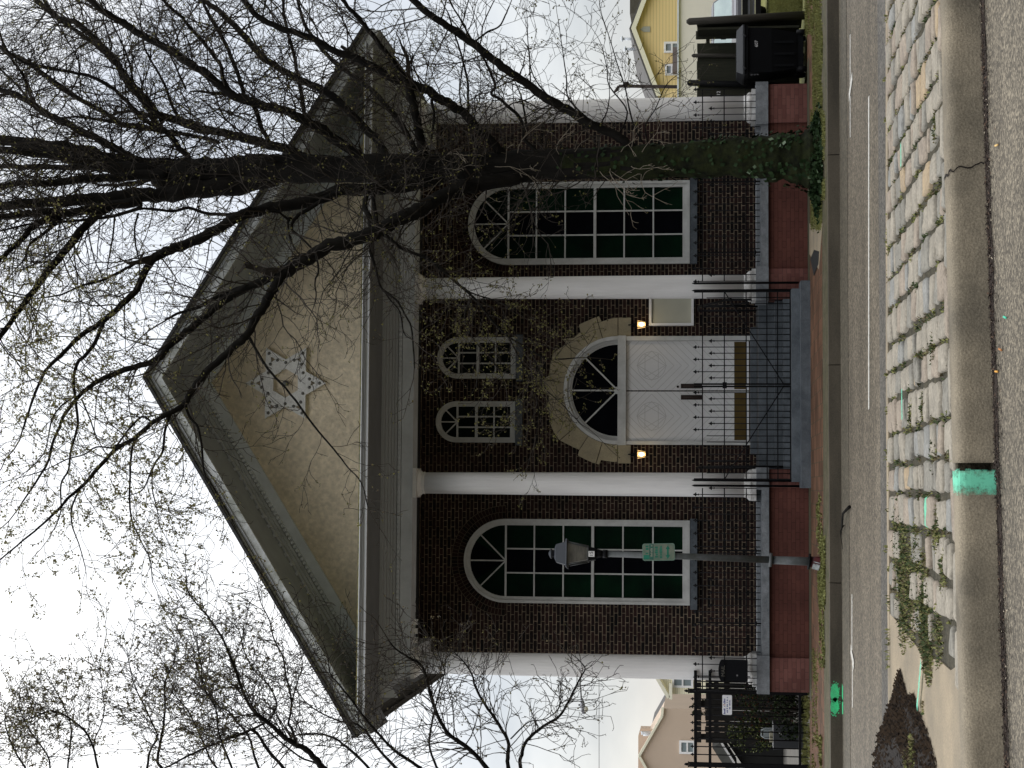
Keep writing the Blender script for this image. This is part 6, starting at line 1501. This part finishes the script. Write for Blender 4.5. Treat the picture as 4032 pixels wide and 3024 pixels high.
# left tree, trunk outside the frame
YL2 = 20.5; SPAWN = []
b_ = wp(3230, 3650, YL2)
TL = thing('leafing_tree', (b_.x, YL2, -.1), 'young tree with thin twigs and small new leaves reaching in from the left edge', 'tree')
t2 = MB(); base = Vector((b_.x, YL2, -.2))
top = wp(1500, 3620, YL2)
t2.tube(*smooth([base, base.lerp(top, .3)+Vector((.05, 0, 0)), base.lerp(top, .65), top, wp(600, 3560, YL2)], [.20, .16, .13, .10, .05]), sides=12)
t2.build('trunk', mBark, TL)
l2_ = MB(); y = YL2
def lb(tr, w0, w1, dy=0, den=1.0): limb(l2_, tr, w0, w1, y, y+dy, den, 7)
lb([(1560, 3600), (1400, 3250), (1330, 3100), (1272, 3024), (1240, 2985), (1209, 2953), (1165, 2930), (1127, 2908), (1060, 2850), (1000, 2801), (961, 2731), (920, 2620), (877, 2516), (820, 2430), (747, 2343), (733, 2278)], 34, 3, -.8, 1.0)
lb([(1165, 2925), (1150, 2870), (1136, 2851), (1146, 2800), (1146, 2744), (1125, 2660), (1114, 2586), (1080, 2520), (1060, 2440), (1030, 2380), (1012, 2310)], 12, 3, -.6, 1.2)
lb([(1150, 2760), (1170, 2690), (1190, 2620), (1180, 2560)], 7, 3, -.4, 1.2)
lb([(1330, 3080), (1250, 3010), (1180, 2980), (1080, 2900), (1040, 2860), (1000, 2790), (960, 2700), (955, 2640)], 9, 4, .6, 1.2)
lb([(2250, 3560), (2100, 3200), (2020, 3080), (2000, 3024), (2000, 2970), (2000, 2915), (1950, 2830), (1899, 2756), (1870, 2700), (1861, 2661), (1830, 2610), (1790, 2570)], 22, 4, -.5, 1.0)
lb([(2400, 3560), (2120, 3150), (2051, 3024), (2055, 2970), (2076, 2915), (2140, 2860), (2203, 2820), (2240, 2760), (2266, 2706), (2290, 2660), (2304, 2630), (2270, 2590)], 18, 4, .3, 1.1)
lb([(2010, 2910), (2060, 2860), (2090, 2840), (2150, 2830), (2200, 2790), (2210, 2740)], 6, 3, .2, 1.2)
lb([(2200, 3500), (2050, 3200), (1960, 3080), (1918, 3024), (1850, 2950), (1760, 2883), (1710, 2780), (1665, 2630), (1610, 2590), (1557, 2554), (1530, 2520)], 26, 5, -.8, 1.1)
lb([(2080, 3500), (1800, 3150), (1700, 3060), (1620, 3000), (1560, 2960), (1500, 2900), (1430, 2820), (1380, 2750), (1330, 2690), (1300, 2650), (1290, 2580)], 18, 4, -1.0, 1.2)
lb([(1900, 3500), (1660, 3120), (1560, 3024), (1500, 2960), (1440, 2880), (1400, 2850), (1340, 2840), (1250, 2800), (1200, 2760)], 16, 4, .8, 1.3)
lb([(1980, 3500), (1780, 3100), (1720, 3020), (1690, 2930), (1700, 2850), (1720, 2760), (1740, 2690), (1750, 2640), (1720, 2560)], 12, 3, .6, 1.3)
lb([(1700, 3450), (1500, 3100), (1430, 3000), (1350, 2930), (1300, 2900), (1240, 2890), (1150, 2900), (1100, 2960)], 14, 5, 1.2, 1.2)
lb([(1450, 3550), (1200, 3150), (1120, 3030), (1060, 2960), (1000, 2875), (950, 2890), (887, 2913), (820, 2940), (747, 2973), (677, 3010)], 16, 8, -.3, 1.2)
lb([(900, 3500), (720, 3150), (650, 3040), (621, 3000), (630, 2930), (644, 2857), (650, 2780), (649, 2693), (670, 2640), (690, 2590), (700, 2530)], 16, 3, .4, 1.4)
lb([(700, 3500), (560, 3200), (580, 3024), (590, 2960), (620, 2900), (600, 2850), (560, 2760), (530, 2700), (510, 2620), (500, 2560)], 12, 3, .5, 1.4)
lb([(620, 3500), (430, 3150), (383, 3010), (370, 2950), (336, 2880), (290, 2840), (243, 2810), (190, 2800), (120, 2830)], 12, 4, -.3, 1.4)
lb([(380, 2990), (370, 2920), (400, 2850), (410, 2780), (400, 2700), (395, 2630)], 6, 3, .2, 1.3)
lb([(560, 3500), (330, 3200), (270, 3050), (275, 2950), (280, 2860), (250, 2780), (220, 2720), (200, 2680)], 10, 3, .4, 1.4)
lb([(500, 3500), (200, 3200), (110, 3040), (60, 2960), (20, 2850), (30, 2790)], 12, 4, -.2, 1.5)
lb([(520, 3500), (250, 3200), (200, 3060), (190, 2980), (120, 2880), (80, 2800), (70, 2760)], 10, 3, .3, 1.5)
lb([(1100, 3500), (960, 3200), (880, 3060), (830, 2990), (790, 2900), (740, 2800), (690, 2740), (650, 2700)], 13, 3, .9, 1.5)
lb([(1200, 3500), (1000, 3200), (930, 3060), (900, 2990), (860, 2880), (850, 2790), (800, 2700), (790, 2600), (765, 2500)], 13, 3, -.9, 1.4)
lb([(1000, 2870), (1050, 2840), (1090, 2780), (1060, 2700), (1000, 2640), (960, 2560), (940, 2480), (900, 2440)], 8, 3, .4, 1.3)
lb([(1300, 3500), (1080, 3150), (1010, 3000), (980, 2900), (930, 2840), (900, 2800), (850, 2770), (780, 2640), (765, 2580), (760, 2530)], 12, 3, 1.3, 1.4)
l2_.build('branches', mBark, TL)
TW2 = Tw()
def leaf2(p):
    z = p.z; return .6 if z > 8.6 else .3 if z > 7 else .07
twigs(TW2, [(p[len(p)//3:], r[len(r)//3:], d) for p, r, d in SPAWN], leaf2, .030, .3, 1.1, .06, .026)
TW2.build('twigs', TL, [mTwig], [lmB, lmA])
# fallen branch by the far kerb
m = MB(); a, b = gp(3345, 1995, RZ+.02), gp(3311, 2112, RZ+.02)
m.tube([a, a.lerp(b, .3)+Vector((.03, .02, .05)), a.lerp(b, .6)+Vector((-.02, 0, .03)), b], [.022, .016, .012, .006], 6); m.tube([a.lerp(b, .6), a.lerp(b, .8)+Vector((0, -.25, .05)), a.lerp(b, .9)+Vector((-.2, -.4, .02))], [.008, .006, .003], 5)
tag(m.build('fallen_branch', mBark), 'broken dark branch lying in the road against the far kerb', 'branch')
print('TW', len(TW.f), len(TW2.f), len(TW.lf), len(TW2.lf)); print('FACES', sum(len(o.data.polygons) for o in bpy.data.objects if o.type == 'MESH'))
